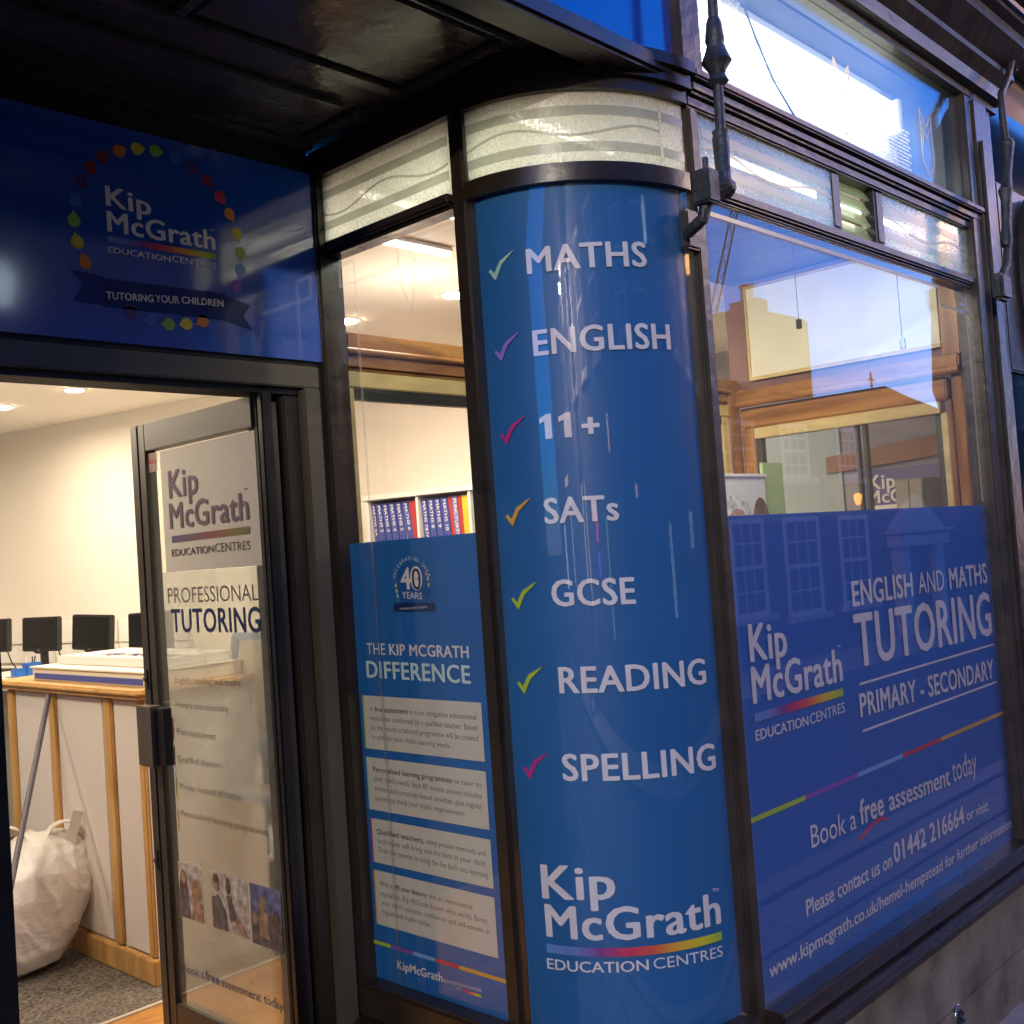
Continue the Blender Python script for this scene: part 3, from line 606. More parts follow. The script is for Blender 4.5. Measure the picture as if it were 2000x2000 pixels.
# cornice and upper wall
prof = [(.05, 3.05), (-.03, 3.05), (-.03, 3.075), (-.06, 3.08), (-.065, 3.12), (-.10, 3.15), (-.10, 3.17), (-.17, 3.22), (-.17, 3.26), (-.2, 3.27), (-.2, 3.31), (.05, 3.36)]
cn = thing('cornice', 'dark moulded cornice above the shop fascia', 'cornice', (0, 0, 3.05))
build('moulding', MB().prism(prof, lambda p: (-3, p[0], p[1]), lambda p: (2.42, p[0], p[1])), m_brown, cn)
up = thing('upper_wall', 'dark brick upper storey above the shop cornice', 'wall', (0, 0, 3.3))
build('wall', B(-3, 2.45, .06, .4, 3.05, 6), m_render, up)
gt = tag(build('gutter', MB().tube([(1.6, -.24, 3.33), (2.5, -.24, 3.33)], .035, 10), m_iron, smooth=True), 'wet glinting gutter along the cornice top right', 'gutter')

# ------------------------------------------------------------------ lobby (recess)
sfm = struct('lobby_ceiling', B(-1.25, .36, -.0, .93, 2.66, 2.70), m_soffit)
for (x0, x1, y0, y1) in [(-1.2, -.07, .455, .495), (-.075, -.045, .16, .455), (-1.2, -.13, .60, .615), (-.09, -.05, .60, .84), (-1.2, -.04, .12, .135), (-.66, -.63, .136, .454), (-1.2, -.03, .855, .885)]:
    build('ceiling_batten', B(x0, x1, y0, y1, 2.645, 2.659), m_soffit, sfm, bevel=.004)
pn = build('ceiling_panel', B(-.62, -.095, .155, .44, 2.652, 2.6595), m_soffit, sfm, bevel=.003)
dw = thing('lobby_wall', 'black side wall closing the left of the shop lobby', 'wall', (-1.4, .4, 0))
build('wall', B(-1.6, -1.25, -.02, 1.2, -.02, 2.7), m_black, dw)
sb = thing('door_sign', 'glossy blue shop sign with ring of coloured drops above the doorway', 'sign', (-.5, .88, 2.09))
build('panel', B(-1.24, -.003, .880, .889, 2.093, 2.587), m_sign, sb, bevel=.001)
build('backing_board', B(-1.25, -.031, .890, .96, 2.082, 2.66), m_dark, sb)
for x, z in ((-.017, 2.115), (-.02, 2.565), (-1.2, 2.565), (-1.2, 2.115)): build('screw', MB().tube([(x, .8805, z), (x, .874, z)], .006, 10), m_chrome, sb)

# ------------------------------------------------------------------ door frame
df = thing('door_frame', 'bronze and black metal frame round the open doorway', 'door frame', (-.5, .9, 0))
build('head', B(-1.0, -.046, .875, .99, 2.022, 2.078), m_bronze, df, bevel=.003)
build('head', B(-.9, -.1, .893, .98, 2.006, 2.021), m_dark, df)
build('jamb', B(-.098, -.046, .872, .99, 0, 2.0215), m_bronze, df, bevel=.004)
build('jamb', B(-.045, -.031, .885, .99, 0, 2.078), m_dark, df)
build('jamb', B(-.196, -.1, .95, .99, 0, 2.005), m_black, df, bevel=.006)
build('hinge_post', B(-.228, -.197, .872, .893, 0, 2.005), m_black, df, bevel=.003)
build('jamb', B(-.15, -.099, .895, .934, 0, 2.005), m_black, df, bevel=.006)
build('closer_track', B(-.185, -.165, .9, .934, .02, 1.985), m_bronze, df, bevel=.002)
build('jamb', B(-.96, -.874, .872, .99, 0, 2.0215), m_black, df, bevel=.004)
build('side_light', B(-1.25, -.961, .9, .98, 0, 2.08), m_black, df)
build('threshold', B(-.9, -.03, .88, .99, -.015, .006), m_chrome, df)

# ------------------------------------------------------------------ open door leaf (plane x = -.222)
m_leaf = mat('brown anodised frame', (.10, .085, .065), .42, metal=.35, var=.12, vscale=3)
gd = thing('glass_door', 'open glazed shop door with white poster and faded film, swung inwards', 'door', (-.222, .9, 0))
X0, X1 = -.234, -.200
build('stile', B(X0, X1, 1.446, 1.480, .015, 1.998), m_leaf, gd, bevel=.002)
build('stile', B(X0-.002, X1+.002, 1.4815, 1.522, .015, 2.0), m_leaf, gd, bevel=.004)
build('stile', B(-.2275, X1, .896, .9085, .015, 1.998), m_dark, gd, bevel=.001)
build('rail', B(X0, X1, .9115, 1.4455, 1.922, 1.998), m_leaf, gd, bevel=.002)
build('rail', B(X0, X1, .9115, 1.4455, .22, .395), m_leaf, gd, bevel=.002)
build('kick_plate', B(X0+.005, X1-.005, .9115, 1.4455, .015, .2195), m_leaf, gd)
build('glass_pane', B(-.225, -.221, .909, 1.448, .39, 1.925), m_doorglass, gd)
hn = build('handle', B(-.275, -.237, 1.418, 1.502, 1.05, 1.215), mat('worn bronze', (.17, .14, .12), .5, metal=.2, var=.1), gd, bevel=.003)
build('grip_back', B(-.262, -.237, 1.375, 1.417, 1.055, 1.21), m_dark, hn)
for z0, z1 in ((1.258, 1.312), (.752, .808)):
    lk = build('lock', B(-.2395, -.2365, 1.494, 1.512, z0, z1), m_iron, gd, bevel=.001)
    build('cylinder', MB().tube([(-.2398, 1.503, (z0+z1)/2), (-.245, 1.503, (z0+z1)/2)], .006, 10), m_chrome, lk)
m_posterw = mat('white poster paper', (.86, .84, .76), .6)
po = build('white_poster', B(-.2262, -.2255, .9125, 1.378, 1.58, 1.914), m_posterw, gd)
m_dfilm = glass_mat('faded translucent film', haze=.28, hazecol=(.68, .67, .62), rough=.4, bump=.02, bscale=3)
df_ = build('lower_film', B(-.2262, -.2255, .9125, 1.40, .40, 1.579), m_dfilm, gd)
stk = build('sticker', B(-.2268, -.2263, 1.395, 1.440, 1.862, 1.914), mat('pink notice', (.6, .4, .38), .6), gd)
build('sticker_band', B(-.2273, -.2269, 1.397, 1.438, 1.885, 1.895), m_col['red'], stk)
for k in range(6): build('sticker_line', B(-.2273, -.2269, 1.399+.003*(k % 2), 1.436, 1.866+k*.0085 if k < 2 else 1.874+k*.0066, 1.8672+k*.0085 if k < 2 else 1.8752+k*.0066), m_grey, stk)
for z, c in ((1.15, 'magenta'), (1.075, 'orange'), (.99, 'lime'), (.90, 'gold')):
    flat('row_marker', [(1.392, z-.03), (1.386, z-.03), (1.386, z+.03), (1.392, z+.03)], pD, m_col[c], df_, k=.0002)
# three faded photographs printed on the film (people as flat print)
m_skin = mat('printed skin', (.5, .33, .24), .6, var=.5, vscale=45); m_hair = mat('printed brown hair', (.2, .13, .09), .6, var=.5, vscale=45); m_suit = mat('printed dark clothes', (.2, .18, .19), .6, var=.5, vscale=45)
m_blond = mat('printed fair hair', (.45, .32, .18), .6, var=.5, vscale=45); m_shirt = mat('printed pale clothes', (.75, .7, .64), .6, var=.5, vscale=45); m_bluepr = mat('printed blue backdrop', (.2, .25, .48), .6, var=.5, vscale=45)
def disc(u, z, ru, rz, n=18, a=0): return [(u+ru*math.cos(t*2*math.pi/n+a), z+rz*math.sin(t*2*math.pi/n+a)) for t in range(n)]
def photo(u0, u1, z0, z1, backdrop, items):
    ph = flat('photograph', [(u0, z0), (u1, z0), (u1, z1), (u0, z1)], pD, backdrop, df_, k=.0002)
    for i, (pts, m_) in enumerate(items): flat('printed_figure', pts, pD, m_, ph, k=.0006+.0002*i)
photo(1.405, 1.283, .64, .788, m_shirt, [(disc(1.38, .71, .022, .06), m_hair), ([(1.403, .64), (1.35, .64), (1.355, .70), (1.375, .725), (1.403, .715)], m_suit), (disc(1.377, .748, .011, .018), m_skin), (disc(1.315, .72, .024, .034), m_blond), ([(1.345, .641), (1.285, .641), (1.286, .69), (1.33, .70)], m_skin), (disc(1.322, .722, .011, .018), m_skin)])
photo(1.24, 1.065, .64, .788, m_shirt, [([(1.238, .641), (1.165, .641), (1.17, .69), (1.205, .73), (1.238, .72)], m_suit), (disc(1.213, .757, .013, .02), m_skin), (disc(1.213, .772, .014, .012), m_hair), ([(1.16, .70), (1.14, .71), (1.085, .66), (1.07, .641), (1.10, .641)], m_skin), (disc(1.155, .76, .01, .022), m_hair), ([(1.165, .735), (1.145, .735), (1.125, .68), (1.15, .67)], m_suit)])
photo(1.055, .92, .635, .785, m_bluepr, [([(1.054, .636), (.921, .636), (.921, .70), (1.0, .73), (1.054, .70)], m_suit), (disc(1.0, .74, .014, .02), m_skin), ([(1.02, .66), (.975, .655), (.98, .72), (1.01, .725)], m_skin), (disc(1.035, .70, .01, .016), m_skin), (disc(.945, .71, .013, .02), m_hair)])

# ------------------------------------------------------------------ printed vinyls
vc = thing('curved_vinyl', 'blue curved corner vinyl listing subjects with coloured ticks', 'window vinyl', (.11, .1, .5))
build('film', curved(.498, 2.374, -.014, -.010, 60, 1.5, 88.5), m_filmC, vc, smooth=True)
vl = thing('lobby_poster', 'blue lobby window poster with four white text boxes', 'poster', (.012, .63, .51))
build('film', B(.012, .0135, .393, .871, .512, 1.62), m_filmL, vl)
vr = thing('street_vinyl', 'wide blue vinyl on the lower half of the street window', 'window vinyl', (1.3, .012, .48))
build('film', B(.452, 2.09, .012, .0135, .48, 1.619), m_filmR, vr)
PAR = dict(S=sb, L=vl, R=vr, D=gd, C=vc)
for (s_, t_, w_, u0, u1, z0, z1, cap) in TEXTS:
    if s_ == 'S' and w_ == 0: w_ = 1
    m_ = m_white
    if s_ == 'S': m_ = m_signwhite
    if s_ == 'L':
        if t_ in ('THE', 'KIP MCGRATH', 'DIFFERENCE', 'YEARS', '40'): m_ = m_cyanwhite if t_ == 'DIFFERENCE' else m_white
        elif 1.23 > z0 > .64: m_ = m_ink if w_ == 2 else m_inklight
    if s_ == 'D':
        m_ = m_mauve if z0 > 1.6 and w_ == 3 else m_grey
        if t_ == 'TUTORING': m_ = m_navy2
        if z0 < .6: m_ = m_navy
    if s_ == 'L' and 1.23 > z0 > .64: z0 -= 0; 
    pl = PL[s_]
    kk = .0009 if (s_ == 'L' and m_ in (m_ink, m_inklight)) else .0004
    if s_ == 'S' and 2.17 < z0 < 2.21: kk = .0016
    pf = (lambda u, z, k=0, pl=pl, kk=kk: pl(u, z, k+kk))
    text('lettering', t_, w_, u0, u1, z0, z1, cap, pf, m_, PAR[s_], label=None if ('kip' in t_.lower() or 'grath' in t_.lower()) else ('lettering reading "%s"' % ('trademark' if t_ == 'TM' else t_)))
# eleven plus
def one(th, z, w=2.6, h=.055):
    return [(th-w/2, z), (th+w/2, z), (th+w/2, z+h), (th-w*.15, z+h), (th-w*1.25, z+h*.84), (th-w*1.25, z+h*.64), (th-w/2, z+h*.72)]
flat('lettering', one(27.0, 1.8115), pC, m_white, vc, k=.0006, label='lettering reading "1"')
flat('lettering', one(34.2, 1.811), pC, m_white, vc, k=.0006, label='lettering reading "1"')
p0, p1, q0, q1 = 39.2, 45.7, 1.815, 1.852; mu, mz = (p0+p1)/2, (q0+q1)/2; tu_, tz_ = .95, .0045
flat('lettering', [(p0, mz-tz_), (mu-tu_, mz-tz_), (mu-tu_, q0), (mu+tu_, q0), (mu+tu_, mz-tz_), (p1, mz-tz_), (p1, mz+tz_), (mu+tu_, mz+tz_), (mu+tu_, q1), (mu-tu_, q1), (mu-tu_, mz+tz_), (p0, mz+tz_)], pC, m_white, vc, k=.0006, label='lettering reading "+"')
for z, c in ((2.178, 'paleteal'), (1.995, 'violet'), (1.808, 'magenta'), (1.626, 'gold'), (1.441, 'lime'), (1.255, 'lime'), (1.068, 'magenta')):
    u = 9.5; pts = [(u-2.8, z+.024), (u-1.6, z+.028), (u-.1, z+.017), (u+2.5, z+.042), (u+8.3, z+.060), (u+8.6, z+.059), (u+3.4, z+.033), (u+.3, z)]
    flat('tick', pts, pC, m_col[c], vc, k=.0006, label=c+' tick')
rule('rainbow_rule', 11.8, 79.7, .693, .681, .019, lambda u, z, k=0: pC(u, z, k+.0006), m_grad, vc, n=40)
# sign artwork
rb = flat('ribbon', [(-.615, 2.234), (-.615, 2.17), (-.309, 2.172), (-.307, 2.238)], pS, mat('ribbon navy', (.008, .03, .17), .12), sb, k=.0006)
flat('ribbon_tail', [(-.312, 2.236), (-.236, 2.217), (-.259, 2.189), (-.235, 2.155), (-.315, 2.172)], pS, mat('ribbon tail navy', (.008, .035, .21), .12), sb, k=.0003)
flat('ribbon_tail', [(-.612, 2.238), (-.686, 2.244), (-.66, 2.212), (-.686, 2.174), (-.612, 2.172)], pS, mat('ribbon tail plum', (.016, .035, .22), .12), sb, k=.0003)
rule('rainbow_rule', -.597, -.326, 2.317, 2.318, .014, lambda u, z, k=0: pS(u, z, k+.0006), m_grad, sb)
pet = [(-.599, 2.507, 'darkred'), (-.559, 2.53, 'orange'), (-.515, 2.545, 'yellow'), (-.469, 2.55, 'green'), (-.421, 2.544, 'blue'), (-.376, 2.529, 'darkpurple'), (-.338, 2.508, 'darkred'), (-.305, 2.474, 'red'), (-.281, 2.437, 'orange'), (-.263, 2.392, 'yellow'), (-.257, 2.345, 'green'), (-.26, 2.302, 'lightblue'), (-.273, 2.26, 'purple'), (-.37, 2.164, 'orange'), (-.414, 2.153, 'yellow'), (-.459, 2.147, 'green'), (-.507, 2.151, 'blue'), (-.551, 2.163, 'darkpurple'), (-.651, 2.263, 'orange'), (-.667, 2.305, 'yellow'), (-.672, 2.352, 'green'), (-.667, 2.398, 'blue'), (-.651, 2.441, 'darkpurple'), (-.629, 2.476, 'darkred')]
for u, z, c in pet:
    cx_, cz_ = -.465, 2.345; a = math.atan2(z-cz_, u-cx_) - math.pi/2      # clockwise tangent
    pts = []
    for k in range(22):
        t = 2*math.pi*k/22; r = .0145
        lx_, lz_ = math.cos(t)*r*(1.55 if abs(t) < .01 else 1.0 + .22*max(0, math.cos(t))**6), math.sin(t)*r
        pts.append((u+lx_*math.cos(a)-lz_*math.sin(a), z+lx_*math.sin(a)+lz_*math.cos(a)))
    flat('colour_drop', pts, pS, m_col[c], sb, k=.0006, label=c+' drop')
# lobby poster artwork
for (z1_, z0_, c) in ((1.230, 1.095, 'lime'), (1.073, .940, 'paleteal'), (.918, .807, 'magenta'), (.787, .650, 'gold')):
    bx = flat('text_box', [(.846, z0_), (.419, z0_), (.419, z1_), (.846, z1_)], pL, m_paper, vl, k=.0004)
    flat('box_edge', [(.852, z0_), (.8465, z0_), (.8465, z1_), (.852, z1_)], pL, m_col[c], bx, k=.0004)
for a, b, c in ((.871, .802, 'lime'), (.801, .718, 'purple'), (.717, .637, 'lightblue'), (.636, .554, 'red'), (.553, .394, 'gold')):
    flat('colour_rule', [(a, .598), (b, .598), (b, .607), (a, .607)], pL, m_col[c], vl, k=.0005)
rule('rainbow_rule', .57, .483, .548, .547, .006, lambda u, z, k=0: pL(u, z, k+.0005), m_grad, vl)
rg = flat('ring', disc(.63, 1.507, .062, .062, 48), pL, mat('ring vinyl', (.008, .10, .34), .45, spec=.3), vl, k=.0001)
DOTS = [(.691, 1.507, 'yellow'), (.689, 1.493, 'yellow'), (.686, 1.481, 'paleteal'), (.577, 1.532, 'orange'), (.572, 1.52, 'yellow'), (.57, 1.505, 'lime')]
for u, z, c in DOTS: flat('ring_dot', disc(u, z, .0034, .0052, 10), pL, m_col[c], rg, k=.0005)
flat('nought_fill', disc(.6135, 1.5225, .0215, .0292, 24), pL, m_white, vl, k=.0007)
flat('ring_ribbon', [(.705, 1.443), (.552, 1.441), (.552, 1.462), (.705, 1.465)], pL, mat('small ribbon navy', (.005, .03, .12), .4), vl, k=.0002)
for k, ch_ in enumerate('CELEBRATING OVER'):
    if ch_ == ' ': continue
    a = R(158-k*9.1); cu, cz_ = .632, 1.503; r = .064
    vs, fs = glyphs(ch_, 1); pts = []
    for v in vs:
        lx_, ly_ = (v[0]-.3)*.0135, v[1]*.0135; aa = a-math.pi/2
        x_, z_ = math.cos(a)*r + lx_*math.cos(aa)-ly_*math.sin(aa), math.sin(a)*r + lx_*math.sin(aa)+ly_*math.cos(aa)
        pts.append(pL(cu-x_, cz_+z_, .0006))
    mb = MB(); mb.add(pts, fs); me = bpy.data.meshes.new('lettering'); me.from_pydata(mb.v, [], mb.f); me.materials.append(m_cyanwhite)
    ob = bpy.data.objects.new('lettering', me); C.objects.link(ob); ob.parent = rg; ob.matrix_parent_inverse = wm(rg).inverted()
for t_, z in (('Kip', 1.526), ('McGrath', 1.519)):
    text('lettering', t_, 1, .628, .628-(.009 if t_ == 'Kip' else .026), z, z, .0052, lambda u, z, k=0: pL(u, z, k+.0012), m_navy, vl, label='tiny lettering inside the nought')
# street vinyl artwork
for u0, u1, z0, z1 in ((1.052, 2.052, 1.141, 1.141), (1.05, 2.052, 1.014, 1.014)): rule('white_rule', u0, u1, z0, z1, .0065, lambda u, z, k=0: pR(u, z, k+.0005), m_white, vr)
rule('rainbow_rule', .508, .957, 1.128, 1.127, .021, lambda u, z, k=0: pR(u, z, k+.0005), m_grad, vr)
for a, b, c in ((.453, .715, 'lime'), (.7155, 1.002, 'purple'), (1.0025, 1.284, 'lightblue'), (1.2845, 1.561, 'red'), (1.5615, 2.089, 'gold')):
    flat('colour_rule', [(a, .902), (b, .902), (b, .914), (a, .914)], pR, m_col[c], vr, k=.0005)
flat('underline_swoosh', [(.985, .735), (1.06, .757), (1.11, .763), (1.175, .752), (1.115, .772), (1.06, .767), (.99, .748)], pR, m_col['red'], vr, k=.0005)
# door poster artwork
rule('rainbow_rule', 1.337, .957, 1.659, 1.661, .018, lambda u, z, k=0: pD(u, z, k+.0005), m_graddull, gd)

# ------------------------------------------------------------------ stone stall riser and its chrome fitting
sr = thing('stall_riser', 'low wall of stained painted stone blocks under the street window', 'wall', (1.3, 0, 0))
build('core', B(.38, 2.14, .0, .12, -.1, .394), m_stone, sr)
for (x0, x1, z0, z1) in [(.37, 1.10, -.08, .155), (1.105, 2.14, -.08, .155), (.37, .70, .16, .393), (.705, 1.62, .16, .393), (1.625, 2.14, .16, .393)]:
    build('stone_block', B(x0, x1, -.03+random.uniform(-.002, .002), .0, z0, z1), m_stone, sr, bevel=.003)
cf = thing('chrome_fitting', 'small oval chrome fitting with dark slots on the stone riser', 'fitting', (1.417, -.03, .12))
mb = MB().prism(disc(1.417, .12, .034, .052, 28), lambda p: (p[0], -.031, p[1]), lambda p: (p[0], -.04, p[1]))
build('plate', mb, m_chrome, cf, bevel=.003)
build('recess', MB().prism(disc(1.417, .115, .024, .038, 20), lambda p: (p[0], -.0401, p[1]), lambda p: (p[0], -.043, p[1])), m_dark, cf)
for dz in (-.018, .0, .018): build('pin', MB().tube([(1.417, -.042, .115+dz), (1.417, -.05, .115+dz)], .006, 10), m_chrome, cf)
lr = thing('lobby_riser', 'black panelled riser under the lobby window', 'wall', (0, .6, 0))
build('panel', B(-.02, .05, .33, .93, -.02, .394), m_black, lr, bevel=.004)
build('curved_panel', curved(-.02, .394, -.05, .0), m_black, lr, smooth=True)
build('skirting', B(-.045, -.021, .33, .93, -.02, .12), m_black, lr, bevel=.004)

# ------------------------------------------------------------------ gas bracket pipes
gp1 = thing('gas_pipe', 'old cast iron gas pipe with turned collars in front of the corner mullion', 'pipe', (.36, -.11, 2.3))
px, py = .362, -.11
build('shaft', MB().tube([(px+.012, py, 4.2), (px+.01, py, 2.9), (px, py, 2.5), (px-.008, py, 2.38)], .0115, 12), m_iron, gp1, smooth=True)
for z, r_ in ((2.635, .034), (2.95, .034), (3.25, .034)):
    build('collar', MB().lathe([(.013, z-.055), (.024, z-.045), (.017, z-.03), (.02, z-.02), (r_, z), (.026, z+.018), (.019, z+.04), (.022, z+.05), (.017, z+.09), (.013, z+.1)], px+.004, py, 16), m_iron, gp1, smooth=True)
build('sleeve', MB().lathe([(.0165, z_) if i_ % 2 else (.019, z_) for i_, z_ in enumerate((2.36, 2.364, 2.46, 2.467, 2.475))], px-.004, py, 14), m_iron, gp1, smooth=True)
vv = build('valve', MB().tube([(px-.012, py, 2.375), (px-.02, py, 2.35), (px-.05, py+.01, 2.335)], [.022, .03, .022], 12).box(px-.09, px-.045, py-.015, py+.03, 2.30, 2.375), m_iron, gp1, bevel=.004)
build('tap', MB().tube([(px-.075, py, 2.37), (px-.075, py, 2.40)], .007, 8), m_iron, vv)
build('elbow', MB().tube([(px-.06, py+.01, 2.32), (px-.07, py+.02, 2.27), (px-.04, -.03, 2.26)], .014, 10).tube([(px-.02, py, 2.35), (px+.008, py, 2.345)], .024, 12), m_iron, gp1, smooth=True)
build('wall_bracket', B(.33, .384, -.025, .0, 2.23, 2.32), m_brown, gp1, bevel=.005)
gp2 = thing('gas_pipe', 'bent and corroded gas pipe on the right hand pilaster', 'pipe', (2.17, -.12, 2.4))
build('shaft', MB().tube([(2.372, -.12, 3.4), (2.36, -.12, 3.22), (2.29, -.12, 3.12), (2.205, -.12, 3.04), (2.20, -.12, 2.95), (2.22, -.12, 2.86), (2.2, -.12, 2.72), (2.15, -.12, 2.55), (2.115, -.12, 2.43), (2.06, -.11, 2.37)], .0125, 12), m_iron, gp2, smooth=True)
build('collar', MB().tube([(2.225, -.12, 2.885), (2.222, -.12, 2.87), (2.215, -.12, 2.82), (2.18, -.12, 2.72), (2.165, -.12, 2.69), (2.16, -.12, 2.66), (2.14, -.12, 2.56), (2.128, -.12, 2.51), (2.12, -.12, 2.49)], [.016, .025, .018, .016, .025, .017, .015, .021, .013], 14), m_iron, gp2, smooth=True)
build('bracket', B(2.03, 2.12, -.13, -.09, 2.30, 2.39), m_iron, gp2, bevel=.01)
build('chain', MB().tube([(2.40, -.12, 3.35), (2.42, -.12, 3.25), (2.385, -.12, 3.17)], .006, 6), m_iron, gp2)

# ------------------------------------------------------------------ next shop to the right
ns = thing('next_shop', 'dark neighbouring shopfront past the right pilaster', 'shopfront', (3.5, 0, 0))
build('riser', B(2.302, 6, -.02, .1, -.02, .6), m_render, ns)
build('mullion', B(2.302, 2.375, -.02, .08, .6, 3.1), m_brown, ns, bevel=.006)
build('mullion', B(3.6, 3.7, -.02, .08, .6, 3.1), m_brown, ns, bevel=.006)
build('head', B(2.376, 3.599, -.02, .08, 2.1, 2.80), m_brown, ns, bevel=.006)
build('pane', B(2.37, 3.605, .0, .006, .59, 2.11), m_nightglass, ns)
build('fascia_glass', B(2.37, 3.605, .0, .006, 2.79, 3.11), m_nightglass, ns)
build('upper_wall', B(2.46, 9, .06, .4, 3.12, 6), mat('lamp-tinted render wall', (.4, .3, .24), .85, bump=.3, bscale=20, var=.2), ns)  # warm lamplight tint put into the render colour
build('string_course', B(2.46, 9, -.06, .06, 3.36, 3.44), m_render, ns, bevel=.01)
build('wall', B(3.7, 12, .0, .4, -.02, 3.1), m_render, ns)
build('hanging_board', MB().prism(disc(2.66, 2.45, .14, .33, 24), lambda p: (p[0], -.06, p[1]), lambda p: (p[0], -.03, p[1])), m_brown, ns)

# ================================================================== INTERIOR
struct('shop_floor', B(-3, 2.3, .992, 2.44, -.05, 0), m_mat)
struct('carpet', B(-3, 5.5, 2.461, 8, -.05, .004), m_carpet)
tag(build('threshold_strip', B(-3, 2.3, 2.441, 2.46, -.05, .007), mat('pale strip', (.6, .52, .42), .4)), 'pale strip where the carpet meets the timber floor', 'floor strip')
struct('lobby_floor', B(-1.25, .0, .02, .88, -.05, -.012), m_concrete)
struct('room_ceiling', B(-3, 2.4, .972, 8, 2.595, 2.64), m_ceil)
struct('bay_ceiling', MB().prism([ell(t_, -.03) for t_ in range(0, 91, 6)]+[(.72, .03), (.72, .968), (.03, .968)], lambda p: (p[0], p[1], 2.60), lambda p: (p[0], p[1], 2.64)), m_ceil)
struct('bay_ceiling_boards', MB().box(.725, 2.12, .055, .968, 2.592, 2.63), oak('dark ceiling boards', (.1, .04, .02), (.2, .09, .04), .4, (1, .1, 1)))
A_ = Vector((1.232, 6.119, 0)); ANG = math.atan2(-.976, .2166)
MW = Matrix.Translation(A_) @ Matrix.Rotation(ANG, 4, 'Z')
def wthing(name, label, cat, s, y, z, group=None):
    t = thing(name, label, cat, MW @ Vector((s, y, z)), group, ANG); return t
def wb_(*a): return B(*a).xf(MW)
rw = thing('room_wall', 'long cream wall receding behind the computers', 'wall', MW @ Vector((2, .05, 0)), rotz=ANG)
build('wall', wb_(-2.2, 4.1, 0, .12, 0, 2.6), m_wall, rw)
for k in range(6): build('wall_board', wb_(-2+k*.62, -2+k*.62+.60, -.018, -.001, 1.185, 1.325), m_whiteb, rw, bevel=.003)
for k in range(6): build('wall_board', wb_(-2+k*.62, -2+k*.62+.60, -.012, -.001, 1.06, 1.18), m_whiteb, rw, bevel=.003)
bw = thing('back_wall', 'plain cream wall at the far end of the classroom', 'wall', (0, 8, 0)); build('wall', B(-3, 1.2, 7.9, 8, 0, 2.6), m_wall, bw)
lw = thing('left_wall', 'blue grey wall on the left side of the classroom', 'wall', (-3, 4, 0)); build('wall', B(-3.1, -2.99, .99, 8, 0, 2.6), mat('blue grey to dim reflection', (.14, .2, .36), .8), lw)  # unseen wall; dark blue chosen to dim and tint its reflection
fw = thing('front_wall', 'inside face of the shop front wall left of the door', 'wall', (-2, 1, 0)); build('wall', B(-3, -1.26, .95, .99, 0, 2.6), m_wall, fw)
# oak partitions of the display bay
bp = thing('back_partition', 'oak partition with pale glazed frame behind the display bay', 'partition', (1, .968, 0))
build('post', B(.0505, .105, .95, 1.0, 0, 2.59), m_oak, bp, bevel=.004)
build('post', B(2.03, 2.115, .955, 1.04, 0, 2.2), m_oak, bp, bevel=.004)
build('beam', B(.106, 2.029, .945, 1.03, 2.15, 2.20), m_oakh, bp, bevel=.006)
build('beam', B(.106, 2.029, .955, 1.02, 2.098, 2.149), m_oakh, bp, bevel=.010)
build('beam', MB().tube([(.106, .95, 2.15), (2.03, .95, 2.15)], .010, 10), m_oakh, bp, smooth=True)
build('pale_frame', B(.106, 2.03, .958, 1.0, 2.05, 2.095), m_pale, bp, bevel=.003)
build('pale_frame', B(.106, .133, .958, 1.0, 0, 2.049), m_pale, bp, bevel=.003)
build('pale_frame', B(1.98, 2.029, .958, 1.0, 0, 2.049), m_pale, bp, bevel=.003)
build('track', B(.134, 1.979, .962, .99, 2.018, 2.048), m_dark, bp)
build('pane', B(.134, 1.0, .972, .976, .5, 2.017), m_glass, bp)
build('plywood_panel', B(1.75, 1.979, .975, .985, .5, 2.017), oak('dark panelling', (.1, .06, .03), (.2, .12, .05), .5, (1, 1, .1)), bp)
build('solid_panel', B(.75, 1.97, .975, 1.0, 2.201, 2.59), mat('upper panel paint', (.16, .09, .07), .6), bp)
build('low_panel', B(.134, 1.979, .962, .99, 0, .499), m_oak, bp)
sp = thing('side_partition', 'oak side partition with cream upper panel and sliding glass', 'partition', (2.12, .5, 0))
XS = 2.12
build('beam', B(XS-.03, XS+.05, .06, 1.0, 2.10, 2.155), m_oakh, sp, bevel=.006)
build('beam', MB().tube([(XS-.03, .06, 2.10), (XS-.03, 1.0, 2.10)], .016, 10), m_oakh, sp, smooth=True)
build('beam', B(XS-.005, XS+.05, .12, .96, 2.0, 2.084), m_oakh, sp, bevel=.006)
build('post', B(XS-.01, XS+.05, .058, .10, 0, 2.1), m_oak, sp, bevel=.004)
build('post', B(XS-.02, XS+.05, .101, .119, 0, 1.999), m_oak, sp, bevel=.004)
build('post', B(XS-.01, XS+.05, .90, .955, 0, 1.999), m_oak, sp, bevel=.004)
build('post', B(XS-.005, XS+.05, .058, .125, 2.156, 2.592), m_oak, sp, bevel=.004)
build('pale_frame', B(XS-.015, XS+.04, .145, .895, 1.955, 1.998), m_pale, sp, bevel=.003)
build('pale_frame', B(XS-.015, XS+.04, .120, .144, .5, 1.955), m_pale, sp, bevel=.003)
build('dark_stile', B(XS, XS+.03, .146, .17, .5, 1.954), m_bronze, sp)
build('dark_stile', B(XS, XS+.03, .435, .447, .5, 1.954), m_bronze, sp)
build('dark_stile', B(XS+.005, XS+.03, .468, .479, .5, 1.954), m_bronze, sp)
build('dark_stile', B(XS, XS+.03, .872, .899, .5, 1.954), m_bronze, sp)
build('pane', B(XS+.012, XS+.016, .171, .434, .5, 1.954), m_glass, sp)
build('pane', B(XS+.020, XS+.024, .448, .871, .5, 1.954), m_glass, sp)
